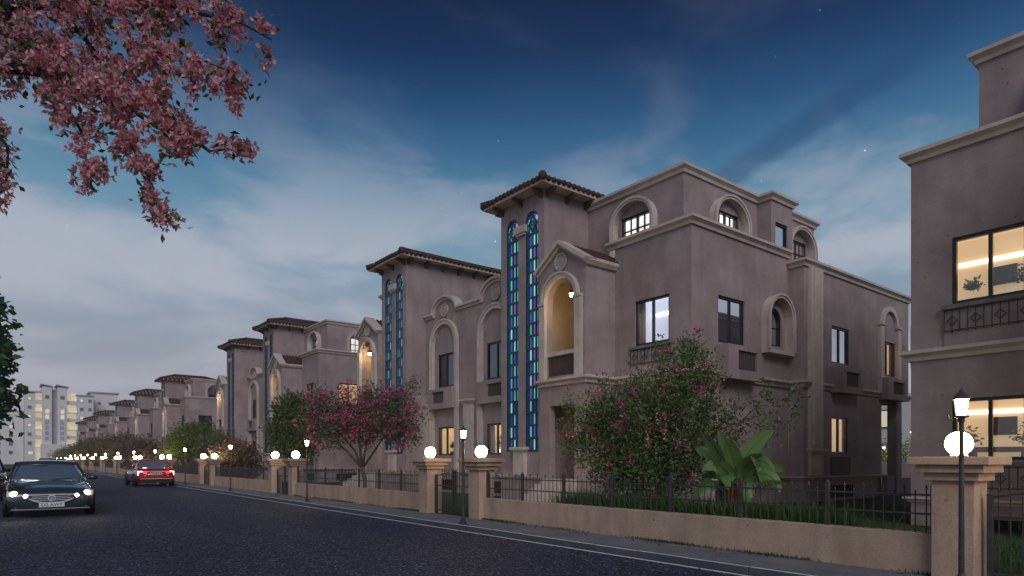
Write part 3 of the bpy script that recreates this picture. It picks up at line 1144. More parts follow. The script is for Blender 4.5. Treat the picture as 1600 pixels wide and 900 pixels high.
        w.slab(g, rect(2.2 + T, 10.66, 8.061, 10.82), gh, 0, T)
        w.slab(fr_u(11.19), rect(6.5, 7.95, 8.061, 10.82), [rect(6.78, 7.62, 8.62, 10.08)], 0, T)
        w.box(6.5, 6.7, 10.642, 11.19 - T - .001, 8.061, 10.82).box(7.75, 7.95, 10.642, 11.19 - T - .001, 8.061, 10.82)
        w.box(2.3, 10.6, 4.2, 10.5, 10.70, 10.78).box(6.55, 7.9, 10.5, 11.1, 10.70, 10.78)
        w.box(10.41, 10.66, 4.2, 10.38, 8.061, 10.82)
        h.put(w, 'wall', 'stucco')
        h.window(f, 7.95, 9.31, 8.7, 10.03, 'white', nz=3, muntin=True, deep=.95)
        h.window(g, 3.88, 5.32, 8.7, 10.05, 'white', nz=3, muntin=True, deep=.95)
        h.window(g, 8.67, 10.03, 8.7, 10.05, 'white', nz=3, muntin=True, deep=.95)
        h.window(fr_u(11.19), 6.78, 7.62, 8.62, 10.08, 'sky', nx=1)
        for ff, cc, hw in ((f, 8.63, .95), (g, 4.6, 1.03), (g, 9.35, .98)):
            h.surround(ff, archpath(cc, hw, 8.1, 10.53 - hw * .88, hw * .88), .12, .28)
        h.put(MB().cornice([(2.2, 6.30), (2.2, 10.64), (6.5, 10.64), (6.5, 11.19), (7.95, 11.19), (7.95, 10.64), (10.66, 10.64), (10.66, 7)], CORN(10.80, 11.05, .18), -1), 'cornice', 'trim')
        # ---- rear wing
        g = fr_u(12.24)
        w = MB()
        w.slab(g, rect(6.78, 13.0, Zb, 4.0), [rect(8.8, 10.1, 1.72, 3.08), rect(8.4, 10.6, .08, .55)], 0, T)
        nic = rect(12.98, 14.32, 4.95, 6.35)
        w.slab(g, rect(6.78, 15.7, 4.0, 8.30), [rect(8.8, 10.2, 5.05, 6.43), nic], 0, T)
        w.box(6.78, 6.98, 11.682, 12.24 - T - .002, Zb, 8.30)
        w.box(12.75, 13.0, 8.0, 12.24 - T - .002, Zb, 4.0)
        w.box(13.0, 15.68, 8.0, 12.2 - T, 3.9, 4.0)
        w.box(15.45, 15.7, .2, 12.24 - T - .002, 4.0, 8.3)
        w.box(14.5, 15.02, 11.86, 12.23, -.1, 3.998)
        w.box(14.5, 15.02, 8.0, 8.4, -.1, 3.998)
        h.put(w, 'wall', 'stucco')
        h.window(g, 8.8, 10.2, 5.05, 6.43, 'sky')
        h.window(g, 8.8, 10.1, 1.72, 3.08, 'lit')
        h.window(g, 12.98, 14.32, 4.95, 6.35, 'lit')
        h.put(MB().fbox(g, 8.72, 10.18, .93, 1.60, -.04, -.002), 'wall_panel', 'brownpanel')
        h.acbox(g, 8.7, 10.6, 3.95, 4.88, .32)
        h.acbox(g, 12.75, 14.62, 3.93, 4.80, .34)
        npth = [(13.65 + .80 * math.cos(math.pi * (1 - i / 14)), 7.0 + .80 * math.sin(math.pi * (1 - i / 14))) for i in range(15)]
        mb = MB().band(g, npth, .20, 0, -.12, -.002)
        for sg in (-1, 1):
            a, b = sorted((13.65 + sg * .66, 13.65 + sg * .98))
            mb.fbox(g, a, b, 4.25, 6.94, -.13, -.002).fbox(g, a - .04, b + .04, 6.94, 7.02, -.18, -.002)
        h.put(mb, 'arch_surround', 'trim')
        h.basement(g, 8.4, 10.6, .08, .55)
        pl = h.put(MB().fbox(g, 7.05, 7.93, .93, 8.24, -.12, -.002).fbox(g, 7.20, 7.78, 2.0, 8.22, -.17, -.12), 'pilaster', 'trim')
        h.put(MB().fbox(g, 6.98, 8.0, 1.72, 1.80, -.19, -.003).fbox(g, 6.92, 8.06, 1.80, 1.90, -.24, -.003), 'capital', 'trim', pl)
        h.put(MB().cornice([(6.78, 11.683), (6.78, 12.24), (15.7, 12.24), (15.7, 10)], CORN(8.24, 8.48, .18), -1), 'cornice', 'trim')
        h.put(MB().box(12.9, 13.6, 12.3, 12.5, .05, .85).box(15.1, 17.5, 12.0, 12.2, -.1, .7), 'garden_stair_wall', 'stucco')
        # ---- string course at first floor and plinth ledge at ground floor
        ring = [(-.2, 6.305), (-.2, 8.59), (1.19, 8.59), (1.19, 11.68), (6.78, 11.68), (6.78, 12.24), (7.04, 12.24)]
        h.put(MB().cornice(ring, CORN(4.02, 4.26, .20), -1).cornice([(7.94, 12.24), (15.7, 12.24), (15.7, 11)], CORN(4.02, 4.24, .14), -1), 'string_course', 'trim')
        h.put(MB().cornice([(1.1, .005), (1.1, 3.768)], CORN(.78, .90, .10), -1).cornice([(0, 3.772), (0, 6.298)], CORN(.78, .90, .10), -1)
              .cornice([(1.19, 8.595), (1.19, 11.68), (6.78, 11.68), (6.78, 12.24), (13.0, 12.24)], CORN(.78, .90, .14), -1), 'plinth_ledge', 'trim')

    def basement(h, fr, a0, a1, z0, z1):
        o = h.put(MB().fbox(fr, a0 - .02, a1 + .02, z0 - .02, z1 + .02, T - .03, T - .01), 'basement_window', 'void')
        if h.lod < 2:
            mb = MB()
            n = int((a1 - a0) / .16)
            for i in range(n + 1):
                a = a0 + (a1 - a0) * i / n
                mb.fbox(fr, a - .016, a + .016, z0, z1, .05, .08)
            h.put(mb, 'window_bars', 'iron', o)


def leaves(name, P, D, ln, wd, mat, parent, rr, kind=None, fold=.25, vary=.35):
    """one mesh of many small pointed leaves, each a folded quad"""
    n = len(P)
    D = D / np.maximum(1e-6, np.linalg.norm(D, axis=1))[:, None]
    A = np.cross(D, rr.normal(0, 1, (n, 3)))
    A /= np.maximum(1e-6, np.linalg.norm(A, axis=1))[:, None]
    N = np.cross(D, A)
    s = (1 + rr.uniform(-vary, vary, n))[:, None]
    v = np.empty((n, 4, 3))
    v[:, 0] = P
    v[:, 1] = P + D * ln * .5 * s + A * wd * .5 * s + N * wd * fold * s
    v[:, 2] = P + D * ln * s
    v[:, 3] = P + D * ln * .5 * s - A * wd * .5 * s + N * wd * fold * s
    me = bpy.data.meshes.new(name)
    me.vertices.add(n * 4)
    me.vertices.foreach_set('co', v.reshape(-1))
    me.loops.add(n * 4)
    me.loops.foreach_set('vertex_index', np.arange(n * 4, dtype=np.int32))
    me.polygons.add(n)
    me.polygons.foreach_set('loop_start', np.arange(0, n * 4, 4, dtype=np.int32))
    me.update(calc_edges=True)
    return mobj(name, me, mat, parent, kind)


def villa(name, label, loc, halves, lod, seed, lit=None):
    r = empty(name, loc)
    tag(r, label, 'house', 'villas along the street')
    for i, s in enumerate(halves):
        Half(r, s, lod, seed + i, lit)
    return r


villa('villa', 'pair of villas with lit blue stained-glass towers behind the big green shrub',
      (15, 23.6, 0), (1, -1), 0, 1, {})
villa('villa', 'villa cut off by the right edge, with two warmly lit black-framed windows',
      (15.3, -5.63, -.26), (-1,), 0, 11, {'front_up': 'lit', 'front_low': 'lit', 'plant': 2})
villa('villa', 'second pair of stucco villas along the street, behind the pink flowering tree', (15, 53.07, 0), (1, -1), 1, 21, {'front_up': 'sky', 'mid_up': 'dark', 'front_low': 'dark'})
villa('villa', 'third stucco house along the street, rising above the light green bush', (15, 93.5, 0), (1,), 2, 31)
for y, wd in ((114.5, 'fourth'), (137.0, 'fifth'), (167.3, 'sixth'), (189.5, 'seventh'), (213.0, 'eighth')):
    villa('villa', wd + ' house along the street, a small tiled tower in the distance', (15, y, 0), (1,), 2, int(y))

# ================================================================== STREET BOUNDARY
WX = 9.49
near_y = [13.38 + 13.42 * k for k in range(-1, 14)]
far_y = [15.9 + 13.52 * k for k in range(-1, 14)]
near_y[0], far_y[0] = .40, 2.93
gates = list(zip(near_y, far_y))

# gate pillar prototype
pil = empty('gate_pillar')
pb = chamfer_box(-.235, .235, -.235, .235, -.12, 1.235, .012)
mobj('pillar_body', pb, 'wallstone', pil)
for hw, z0, z1 in ((.30, 1.235, 1.335), (.37, 1.335, 1.435), (.44, 1.435, 1.535)):
    mobj('cap_tier', chamfer_box(-hw, hw, -hw, hw, z0, z1 - .001, .012), 'wallstone', pil)
glb = empty('globe_lamp')
pr = [(.015, -.148)] + [(.152 * math.sin(math.pi * i / 14), -.152 * math.cos(math.pi * i / 14)) for i in range(2, 14)] + [(.004, .152)]
MB().lathe(pr, (0, 0, .165), 22).build('globe', 'globe_light', glb, smooth=True)
MB().lathe([(.10, 0), (.10, .018), (.075, .03)], (0, 0, .001), 14).build('collar', 'iron', glb)
first = True
k = 0
for gi, (a, b) in enumerate(gates):
    for yy in (a, b):
        if yy < 1:
            # the nearer pillar of the nearest gate stands outside the frame: only what holds the gate is built
            pass
        p = pil if first else copy_tree(pil)
        g = glb if first else copy_tree(glb)
        first = False
        p.location = (WX, yy, 0)
        g.location = (WX, yy, 1.536)
        w = ORD[k]
        if w and yy > 1:
            tag(p, 'tan stepped-cap gate pillar, %s along the street counting from the right edge' % ORD[k - 1], 'pillar', 'gate pillars')
            tag(g, 'glowing white globe lamp on the %s gate pillar from the right edge' % ORD[k - 1], 'lamp', 'globe lamps on the gate pillars')
        elif yy < 1:
            tag(p, 'tan stepped-cap gate pillar just outside the right edge of the photo', 'pillar', 'gate pillars')
            tag(g, 'glowing globe lamp just outside the right edge of the photo', 'lamp', 'globe lamps on the gate pillars')
        else:
            tag(p, 'far tan gate pillar merging into the row at the street end', 'pillar', 'far gate pillars')
            tag(g, 'far globe lamp merging into the row of lights at the street end', 'lamp', 'far globe lamps')
        k += 1

# iron bar prototypes
bar_a = MB().tube([(0, 0, .54), (0, 0, 1.12)], .0085, 6).lathe([(.004, 0), (.016, .014), (.017, .026), (.008, .042), (.002, .075)], (0, 0, 1.11), 7).mesh('bar')
bar_b = MB().tube([(0, 0, .54), (0, 0, 1.075)], .0085, 6).lathe([(.012, 0), (.013, .012), (.002, .03)], (0, 0, 1.07), 6).mesh('bar')
post_me = MB().box(-.028, .028, -.028, .028, .54, 1.16).lathe([(.03, 0), (.034, .015), (.015, .035), (.004, .05)], (0, 0, 1.16), 8).mesh('post')
for me in (bar_a, bar_b, post_me):
    me.materials.append(M['iron'])
for gi in range(len(gates) - 1):
    y0, y1 = gates[gi][1] + .236, gates[gi + 1][0] - .236
    ordn = ORD[gi]
    me = chamfer_box(WX - .10, WX + .10, y0, y1, -.12, .54, .012)
    bw = mobj('boundary_wall', me, 'wallstone')
    tag(bw, 'low tan garden wall, %s stretch along the pavement from the right' % ordn, 'wall', 'low garden walls')
    fe = empty('iron_fence', (WX, y0, 0))
    tag(fe, 'dark iron railing with spear tips on the %s stretch of garden wall from the right' % ordn, 'fence', 'railings on the garden walls')
    ln = y1 - y0
    for z in (.785, 1.035):
        MB().box(-.012, .012, .01, ln - .01, z - .012, z + .012).build('rail', 'iron', fe)
    npan = max(1, round(ln / 1.4))
    posts = [ln * i / npan for i in range(1, npan)]
    for q in [.05] + posts + [ln - .05]:
        mobj('post', post_me, None, fe).location = (0, q, 0)
    nb = int(ln / .13)
    far = MB()
    for i in range(1, nb):
        q = ln * i / nb
        if min(abs(q - t) for t in posts + [.05, ln - .05]) < .045:
            continue
        if gi < 2:
            mobj('bar', bar_a if i % 2 else bar_b, None, fe).location = (0, q, 0)
        elif gi < 8:
            far.box(-.008, .008, q - .008, q + .008, .54, 1.12 if i % 2 else 1.08)
    if far.v:
        far.build('bars', 'iron', fe, kind='stuff')
    # weeds where wall meets paving
    if gi < 2:
        rr = np.random.RandomState(gi + 3)
        n = 5200
        yy = y0 + rr.beta(.8, .8, n) * ln
        dens = .5 + .5 * np.sin(yy * 1.9 + gi) * np.sin(yy * .71 + 2)
        keep = rr.rand(n) < dens ** 2
        yy = yy[keep]
        m = len(yy)
        P = np.stack([WX - .105 - np.abs(rr.normal(0, .035, m)), yy, np.full(m, -.005)], 1)
        D = rr.normal(0, .5, (m, 3)) + np.array([-.2, 0, 1.0])
        o = leaves('weeds', P, D, .055, .012, 'grass_blade', None, rr, 'stuff')
        tag(o, 'green weeds along the foot of the %s garden wall' % ordn, 'weeds')

# gates
for gi, (a, b) in enumerate(gates[:8]):
    y0, y1 = a + .25, b - .25
    gt = empty('garden_gate', (WX, (y0 + y1) / 2, 0))
    tag(gt, 'dark iron double garden gate with arched top between pillars, %s gate from the right' % ORD[gi], 'gate', 'garden gates')
    hw = (y1 - y0) / 2
    for sg in (-1, 1):
        fr = MB()
        e0, e1 = sg * .03, sg * (hw - .05)
        topz = lambda q: 1.02 + .13 * math.cos(q / hw * math.pi / 2)
        fr.box(-.022, .022, min(e0, e0 + sg * .05), max(e0, e0 + sg * .05), .03, 1.22)
        fr.box(-.03, .03, min(e1, e1 - sg * .06), max(e1, e1 - sg * .06), .0, 1.08)
        for z in (.10, .78):
            fr.box(-.014, .014, min(e0, e1), max(e0, e1), z - .014, z + .014)
        fr.tube([(0, e0 + (e1 - e0) * t / 8, topz(e0 + (e1 - e0) * t / 8)) for t in range(9)], .014, 6)
        leaf = fr.build('gate_leaf', 'iron', gt)
        bars = MB()
        n = 8
        for i in range(1, n):
            q = e0 + (e1 - e0) * i / n
            if gi < 2:
                MB().tube([(0, q, .05), (0, q, topz(q) + .08)], .008, 6).lathe([(.012, 0), (.014, .015), (.002, .045)], (0, q, topz(q) + .08), 6).build('bar', 'iron', leaf)
            else:
                bars.box(-.007, .007, q - .007, q + .007, .05, topz(q) + .1)
        if gi >= 2:
            bars.build('bars', 'iron', leaf, kind='stuff')

# street lamps
lp = empty('street_lamp')
MB().lathe([(.05, 0), (.05, .015), (.036, .03), (.034, .20), (.042, .22), (.030, .25), (.025, 1.9), (.036, 1.93), (.032, 1.96)], (0, 0, 0), 12).build('post', 'iron', lp, smooth=False)
for a in range(4):
    an = a * math.pi / 2 + .4
    MB().tube([(.045 * math.cos(an), .045 * math.sin(an), .15), (.10 * math.cos(an), .10 * math.sin(an), .012), (.13 * math.cos(an), .13 * math.sin(an), .004)], .014, 6).build('foot', 'iron', lp)
MB().lathe([(.048, 1.985), (.066, 2.16)], (0, 0, 0), 8).build('lantern_glass', 'lantern_light', lp)
lf = MB().lathe([(.03, 1.95), (.075, 1.965), (.07, 1.984)], (0, 0, 0), 8).lathe([(.084, 2.162), (.088, 2.175), (.064, 2.205), (.03, 2.24), (.012, 2.27), (.004, 2.29)], (0, 0, 0), 12)
for k in range(8):
    an = 2 * math.pi * k / 8
    lf.tube([(.052 * math.cos(an), .052 * math.sin(an), 1.985), (.070 * math.cos(an), .070 * math.sin(an), 2.162)], .005, 4)
lf.build('lantern_frame', 'iron', lp)
MB().tube([(0, .06, 1.93), (0, .12, 1.96), (0, .13, 2.0)], .007, 5).build('hook', 'iron', lp)
for k in range(14):
    o = lp if k == 0 else copy_tree(lp)
    o.location = (8.27, 2.53 + 9.85 * k, .001)
    tag(o, 'slim black lantern post on the pavement, %s lamp post from the right' % ORD[k], 'street lamp', 'lantern posts on the pavement')

# ================================================================== PLANTS
def blob(rr, lobes, n, power=.45):
    """points spread through a set of ellipsoids, denser towards their surface"""
    vol = np.array([l[1][0] * l[1][1] * l[1][2] for l in lobes])
    idx = rr.choice(len(lobes), n, p=vol / vol.sum())
    d = rr.normal(0, 1, (n, 3))
    d /= np.linalg.norm(d, axis=1)[:, None]
    r = rr.rand(n) ** power
    C_ = np.array([l[0] for l in lobes])[idx]
    S_ = np.array([l[1] for l in lobes])[idx]
    return C_ + d * r[:, None] * S_, d


def crown(name, lobes, nclus, per, cr, ln, wd, mat, parent, seed, power=.45, droop=0.0, kind=None):
    rr = np.random.RandomState(seed)
    C_, d = blob(rr, lobes, nclus, power)
    P = np.repeat(C_, per, 0) + rr.normal(0, cr, (nclus * per, 3))
    D = np.repeat(d, per, 0) * .7 + rr.normal(0, .75, (nclus * per, 3)) + np.array([0, 0, .15 - droop])
    return leaves(name, P, D, ln, wd, mat, parent, rr, kind)


def limbs(parent, base, r0, ends, mat='bark', seed=0, name='trunk', fork=.35):
    """a tapered trunk splitting into limbs that reach the given crown points"""
    rr = random.Random(seed)
    base = Vector(base)
    cen = sum((Vector(e) for e in ends), Vector()) / len(ends)
    knot = base.lerp(Vector((base.x * .6 + cen.x * .4, base.y * .6 + cen.y * .4, base.z + (cen.z - base.z) * fork)), 1)
    mb = MB()
    mb.tube([base - Vector((0, 0, .1)), base + Vector((0, 0, .06)), base.lerp(knot, .5) + Vector((rr.uniform(-.06, .06), rr.uniform(-.06, .06), 0)), knot], [r0 * 1.35, r0 * 1.1, r0 * .9, r0 * .8], 9)
    for e in ends:
        e = Vector(e)
        p1 = knot.lerp(e, .35) + Vector((rr.uniform(-.15, .15), rr.uniform(-.15, .15), rr.uniform(.0, .15)))
        p2 = knot.lerp(e, .7) + Vector((rr.uniform(-.15, .15), rr.uniform(-.15, .15), rr.uniform(.0, .1)))
        mb.tube([knot - Vector((0, 0, .05)), p1, p2, e], [r0 * .6, r0 * .42, r0 * .28, r0 * .10], 7)
        for _ in range(3):
            q = p1.lerp(e, rr.uniform(.1, .8))
            t = q + Vector((rr.uniform(-.5, .5), rr.uniform(-.5, .5), rr.uniform(.0, .5)))
            mb.tube([q, q.lerp(t, .5) + Vector((0, 0, .06)), t], [r0 * .24, r0 * .15, r0 * .05], 5)
    return mb.build(name, mat, parent, smooth=True)


def tree(name, label, cat, base, r0, ends, parts, mat='bark', seed=0, group=None, fork=.35, rz=0.0):
    r = empty(name, base, rz)
    tag(r, label, cat, group)
    limbs(r, (0, 0, 0), r0, ends, mat, seed, fork=fork)
    for i, kw in enumerate(parts):
        crown(parent=r, seed=seed * 10 + i, **kw)
    return r


# big flowering shrub by the wall of the nearest villa (local axes: x into the garden, y along the street)
big = [((.2, .9, 2.0), (1.1, 1.25, 1.25)), ((.1, -.3, 2.3), (1.2, 1.1, 1.25)), ((.3, -.6, 3.25), (.75, .75, .8)), ((-.3, 1.65, 2.2), (.75, .85, .95)),
       ((.6, -1.25, 2.2), (.65, .6, .8)), ((.0, .2, 1.25), (1.15, 1.5, .7)), ((.2, 1.9, 2.75), (.32, .32, .55)), ((.5, -.5, 4.0), (.35, .35, .40)),
       ((.8, -2.2, 2.15), (.42, .35, .42)), ((.7, -2.15, 2.85), (.22, .2, .45)), ((.9, -2.75, 2.6), (.16, .16, .5)), ((.3, -1.15, 3.3), (.3, .3, .5)), ((-.1, .5, 3.35), (.22, .2, .40)), ((-.2, 1.2, 3.2), (.2, .2, .35)), ((-.3, 2.35, 2.9), (.2, .25, .3)), ((.3, -.95, 4.05), (.13, .13, .35)), ((.2, -.1, 3.85), (.18, .18, .4)), ((-.4, 2.2, 1.9), (.3, .35, .3))]
tree('flowering_shrub', 'large green flowering shrub with scattered pink blossoms behind the low wall in the foreground', 'shrub',
     (11.35, 9.35, 0), .075, [(-.2, 1.4, 2.2), (.3, .8, 2.5), (0, -.3, 2.6), (.3, -.6, 3.4), (.6, -1.4, 2.3), (.7, -2.1, 2.6), (-.1, 1.9, 2.6)],
     [dict(name='crown', lobes=big, nclus=1150, per=15, cr=.08, ln=.085, wd=.038, mat='leaf_dark', power=.5),
      dict(name='young_leaves', lobes=big, nclus=1500, per=10, cr=.09, ln=.075, wd=.034, mat='leaf_mid', power=.22),  # lighter leaves kept nearer the crown surface
      dict(name='blossom', lobes=big, nclus=120, per=16, cr=.045, ln=.07, wd=.045, mat='petal_pink', power=.08)], seed=3, fork=.16)
# bougainvillea with bare forked trunk
bou = [((0, 0, 2.95), (1.2, 1.3, .85)), ((.1, 1.35, 3.3), (.8, .85, .8)), ((-.1, -1.3, 3.5), (.8, .8, .95)), ((.2, -.4, 4.0), (.7, .7, .5)), ((.1, 1.5, 2.35), (.7, .75, .5)),
       ((0, -1.5, 2.45), (.75, .7, .55)), ((0, 1.9, 4.0), (.35, .4, .5)), ((0, -1.75, 4.35), (.3, .35, .35)), ((0, .7, 4.2), (.4, .4, .4)), ((0, 2.35, 3.0), (.3, .3, .45)), ((0, -2.2, 3.1), (.3, .25, .4))]
tree('bougainvillea', 'pink flowering tree with pale forked trunk behind the garden wall', 'tree', (11.1, 23.6, 0), .095,
     [(0, 1.2, 3.0), (0, .3, 3.4), (.1, -.6, 3.5), (0, -1.4, 3.4), (.1, 1.6, 2.6)],
     [dict(name='crown', lobes=bou, nclus=620, per=12, cr=.15, ln=.13, wd=.055, mat='leaf_olive', power=.55),
      dict(name='young_leaves', lobes=bou, nclus=260, per=10, cr=.13, ln=.12, wd=.05, mat='leaf_dark', power=.4),
      dict(name='blossom', lobes=bou, nclus=300, per=16, cr=.075, ln=.09, wd=.065, mat='petal_magenta', power=.18)], seed=4, fork=.38, rz=R(62))
dk = [((0, 0, 3.6), (1.2, 1.3, 1.2)), ((.2, .8, 4.3), (.8, .8, .9)), ((0, -1.0, 3.2), (.9, .9, .9)), ((-.2, 1.0, 2.9), (.9, 1.0, .8)), ((0, 0, 2.2), (1.1, 1.2, .7))]
tree('garden_tree', 'dense dark green tree behind the pair of gate pillars left of the pink tree', 'tree', (11.9, 33.8, 0), .10,
     [(0, .8, 3.9), (0, -.6, 3.6), (.3, 0, 4.2)],
     [dict(name='crown', lobes=dk, nclus=900, per=13, cr=.15, ln=.17, wd=.085, mat='leaf_dark', power=.5),
      dict(name='young_leaves', lobes=[dk[4], dk[3]], nclus=150, per=10, cr=.15, ln=.15, wd=.075, mat='leaf_yellow', power=.35)], seed=5, fork=.3)


def bush(label, base, w, hgt, mats, seed, n=260, ln=.16, cat='bush', name='garden_bush', group='bushes behind the garden walls'):
    rr = random.Random(seed)
    lob = [((rr.uniform(-.2, .2) * w, rr.uniform(-.42, .42) * w, hgt * rr.uniform(.45, .75)), (w * .28, w * .32, hgt * rr.uniform(.22, .34))) for _ in range(7)] + [((0, 0, hgt * .4), (w * .4, w * .46, hgt * .36))]
    ends = [l[0] for l in lob[:4]]
    parts = [dict(name='crown', lobes=lob, nclus=n, per=14, cr=.035 * w + .05, ln=ln, wd=ln * .5, mat=mats[0], power=.45)]
    if len(mats) > 1:
        parts.append(dict(name='blossom', lobes=lob, nclus=int(n * .42), per=13, cr=.03 * w + .04, ln=ln * .75, wd=ln * .5, mat=mats[1], power=.22))
    return tree(name, label, cat, base, .06, ends, parts, seed=seed, group=group, fork=.2)


bush('red flowering bush behind the railing below the second pair of villas', (11.2, 41.8, 0), 3.6, 2.5, ('leaf_olive', 'petal_red'), 21, 330)
bush('light green bush in front of the third villa, right of the red car', (11.6, 57.5, 0), 5.4, 4.4, ('leaf_yellow',), 22, 620, .2)
bush('olive green bush behind the railing, just right of the light green bush', (12.2, 51.0, 0), 4.2, 3.6, ('leaf_olive',), 23, 420, .18)
bush('low reddish bush between two gate pillars behind the red car', (11.0, 49.0, 0), 2.6, 1.7, ('leaf_olive', 'petal_red'), 24, 200, .13)
bush('small red bush left of the light green bush, above the red car', (11.2, 71.5, 0), 4.5, 2.4, ('leaf_olive', 'petal_red'), 25, 260, .2)
for i, (y, hh, w, m, lab) in enumerate((
        (92, 4.3, 7.0, ('leaf_olive', 'petal_red'), 'wide red-crowned tree row piece in front of the fourth villa'),
        (103, 5.2, 8.0, ('leaf_olive', 'petal_red'), 'red-crowned tree in front of the fifth villa'),
        (118, 5.4, 8.0, ('leaf_dark', 'petal_red'), 'red-crowned tree in front of the sixth villa'),
        (136, 5.6, 8.0, ('leaf_olive', 'petal_red'), 'red-crowned tree in front of the seventh villa'),
        (150, 4.2, 8.0, ('leaf_dark',), 'green bush at the left end of the red tree row'),
        (172, 4.4, 9.0, ('leaf_olive',), 'brownish bush at the far end of the garden wall'),
        (196, 4.6, 9.0, ('leaf_olive', 'petal_red'), 'farthest reddish bush before the white apartment block'))):
    bush(lab, (11.9, y, 0), w, hh, m, 40 + i, 300, .30)
# green tree on the opposite pavement
pt = [((1.0, 0, 4.6), (2.4, 2.4, 2.0)), ((2.5, .5, 6.4), (1.75, 1.7, 1.5)), ((3.4, -.2, 4.4), (1.0, 1.3, 1.1)), ((3.0, .3, 3.2), (1.3, 1.3, .9)), ((0, -1, 5.5), (1.8, 1.6, 1.5)),
      ((3.75, .6, 3.9), (.7, .8, .5)), ((3.4, 0, 5.4), (.8, .9, .8)), ((2.9, .2, 7.4), (.9, 1.0, .8)), ((3.0, 0, 2.4), (.85, .9, .5))]
tree('plane_tree', 'leafy green tree at the left edge of the photo above the cars', 'tree', (-4.15, 30.0, 0), .20,
     [(.6, 0, 4.8), (2.5, .4, 5.8), (3.0, -.2, 4.4), (0, -1, 5.2), (2.8, .3, 3.4)],
     [dict(name='crown', lobes=pt, nclus=950, per=13, cr=.24, ln=.30, wd=.19, mat='leaf_plane', power=.5, droop=.5)], mat='barkdark', seed=8, fork=.4)

# pink blossom tree: trunk left of the frame, boughs hanging into it
BR = {'a': [(-3.9, 9.9, 4.4), (-2.6, 9.9, 5.8), (-1.35, 9.44, 6.6), (-.16, 8.13, 5.9), (.42, 7.42, 5.79), (.88, 6.93, 5.75), (1.47, 6.34, 5.56), (1.87, 5.9, 5.28)],
      'b': [(-3.9, 9.9, 3.9), (-2.6, 9.8, 5.3), (-1.35, 9.44, 6.08), (-.06, 7.92, 5.25), (.28, 7.53, 5.16), (.69, 7.08, 5.01), (1.1, 6.63, 4.54), (1.44, 6.24, 4.27), (1.68, 6.05, 4.28)],
      'c': [(.28, 7.53, 5.16), (.5, 7.23, 4.65), (.57, 7.11, 4.27), (.65, 6.99, 4.01)],
      'd': [(.69, 7.08, 5.01), (.81, 6.73, 4.49), (.96, 6.49, 4.04), (1.07, 6.34, 3.58)],
      'e': [(.88, 6.93, 5.75), (1.03, 6.56, 5.18), (1.22, 6.29, 4.89), (1.39, 6.02, 4.94), (1.62, 5.72, 4.63)],
      'f': [(-2.6, 9.8, 5.3), (-1.08, 9.1, 5.43), (-.16, 8.13, 4.87), (0, 7.88, 4.51), (-.08, 7.94, 4.01)],
      'g': [(.42, 7.42, 5.79), (.68, 7.47, 5.5), (1.04, 7.31, 5.24), (1.32, 7.1, 4.86), (1.42, 6.89, 4.52)],
      'h': [(-.2, 8.04, 5.74), (.22, 7.32, 5.27), (.44, 7.02, 4.95), (.62, 6.82, 4.66), (.77, 6.64, 4.58)]}
ct = empty('blossom_tree', (-4.4, 10.2, 0))
tag(ct, 'overhanging boughs of a pink blossom tree in the top left corner', 'tree')
off = Vector((-4.4, 10.2, 0))
mb = MB()
mb.tube([(0, 0, -.1), (0, 0, .1), (.05, 0, 1.5), (.2, -.1, 3.0), (.5, -.3, 4.4)], [.24, .19, .16, .15, .12], 10)
for kk, pts in BR.items():
    pts = [Vector(p) - off for p in pts]
    n = len(pts)
    r0 = {'a': .085, 'b': .08, 'f': .045}.get(kk, .022)
    # bend the straight pieces a little
    fine = []
    rb = random.Random(kk)
    for i in range(n - 1):
        fine.append(pts[i])
        fine.append(pts[i].lerp(pts[i + 1], .5) + Vector((rb.uniform(-.05, .05), rb.uniform(-.05, .05), rb.uniform(-.04, .05))))
    fine.append(pts[-1])
    m = len(fine)
    mb.tube(fine, [max(.006, r0 * (1 - i / (m - 1)) ** .8) for i in range(m)], 7)
mb.build('trunk', 'barkdark', ct, smooth=True)
rr = np.random.RandomState(77)
cl, big_ = [], []
skip = {'a': 1, 'b': 1, 'f': 0}
for kk, pts in BR.items():
    pts = [np.array(p) for p in pts[skip.get(kk, 0):]]
    for p, q in zip(pts[:-1], pts[1:]):
        L_ = np.linalg.norm(q - p)
        for _ in range(int(L_ / .068)):
            cl.append(p + (q - p) * rr.rand() + rr.normal(0, .075, 3))
lobe_pts, _ = blob(rr, [((.42, 7.35, 5.40), (.45, .35, .27)), ((.9, 6.95, 5.25), (.33, .3, .36)), ((.48, 7.1, 4.85), (.26, .24, .33)), ((1.15, 6.6, 4.95), (.25, .25, .30)),
                        ((1.25, 6.35, 4.36), (.22, .2, .17)), ((.05, 7.75, 5.45), (.30, .3, .28)), ((1.18, 6.7, 5.65), (.30, .28, .16)), ((.58, 7.05, 4.22), (.13, .13, .18))], 38, .6)
cl = np.array(list(cl) + list(lobe_pts)) - np.array(off)
nc = len(cl)
per = 15
FP = np.repeat(cl, per, 0) + rr.normal(0, .038, (nc * per, 3))
FD = (FP - np.repeat(cl, per, 0))
FD = FD / np.linalg.norm(FD, axis=1)[:, None] + rr.normal(0, .35, FD.shape)
FD /= np.linalg.norm(FD, axis=1)[:, None]
pet_p, pet_d = [], []
U = np.cross(FD, rr.normal(0, 1, FD.shape))
U /= np.linalg.norm(U, axis=1)[:, None]
V = np.cross(FD, U)
for k in range(5):
    a = 2 * math.pi * k / 5
    pet_p.append(FP)
    pet_d.append(U * math.cos(a) + V * math.sin(a) + FD * .55)
leaves('blossom', np.concatenate(pet_p), np.concatenate(pet_d), .050, .027, 'petal_blossom', ct, rr, fold=.2)
lp_ = np.repeat(cl[rr.rand(nc) < .8], 9, 0)
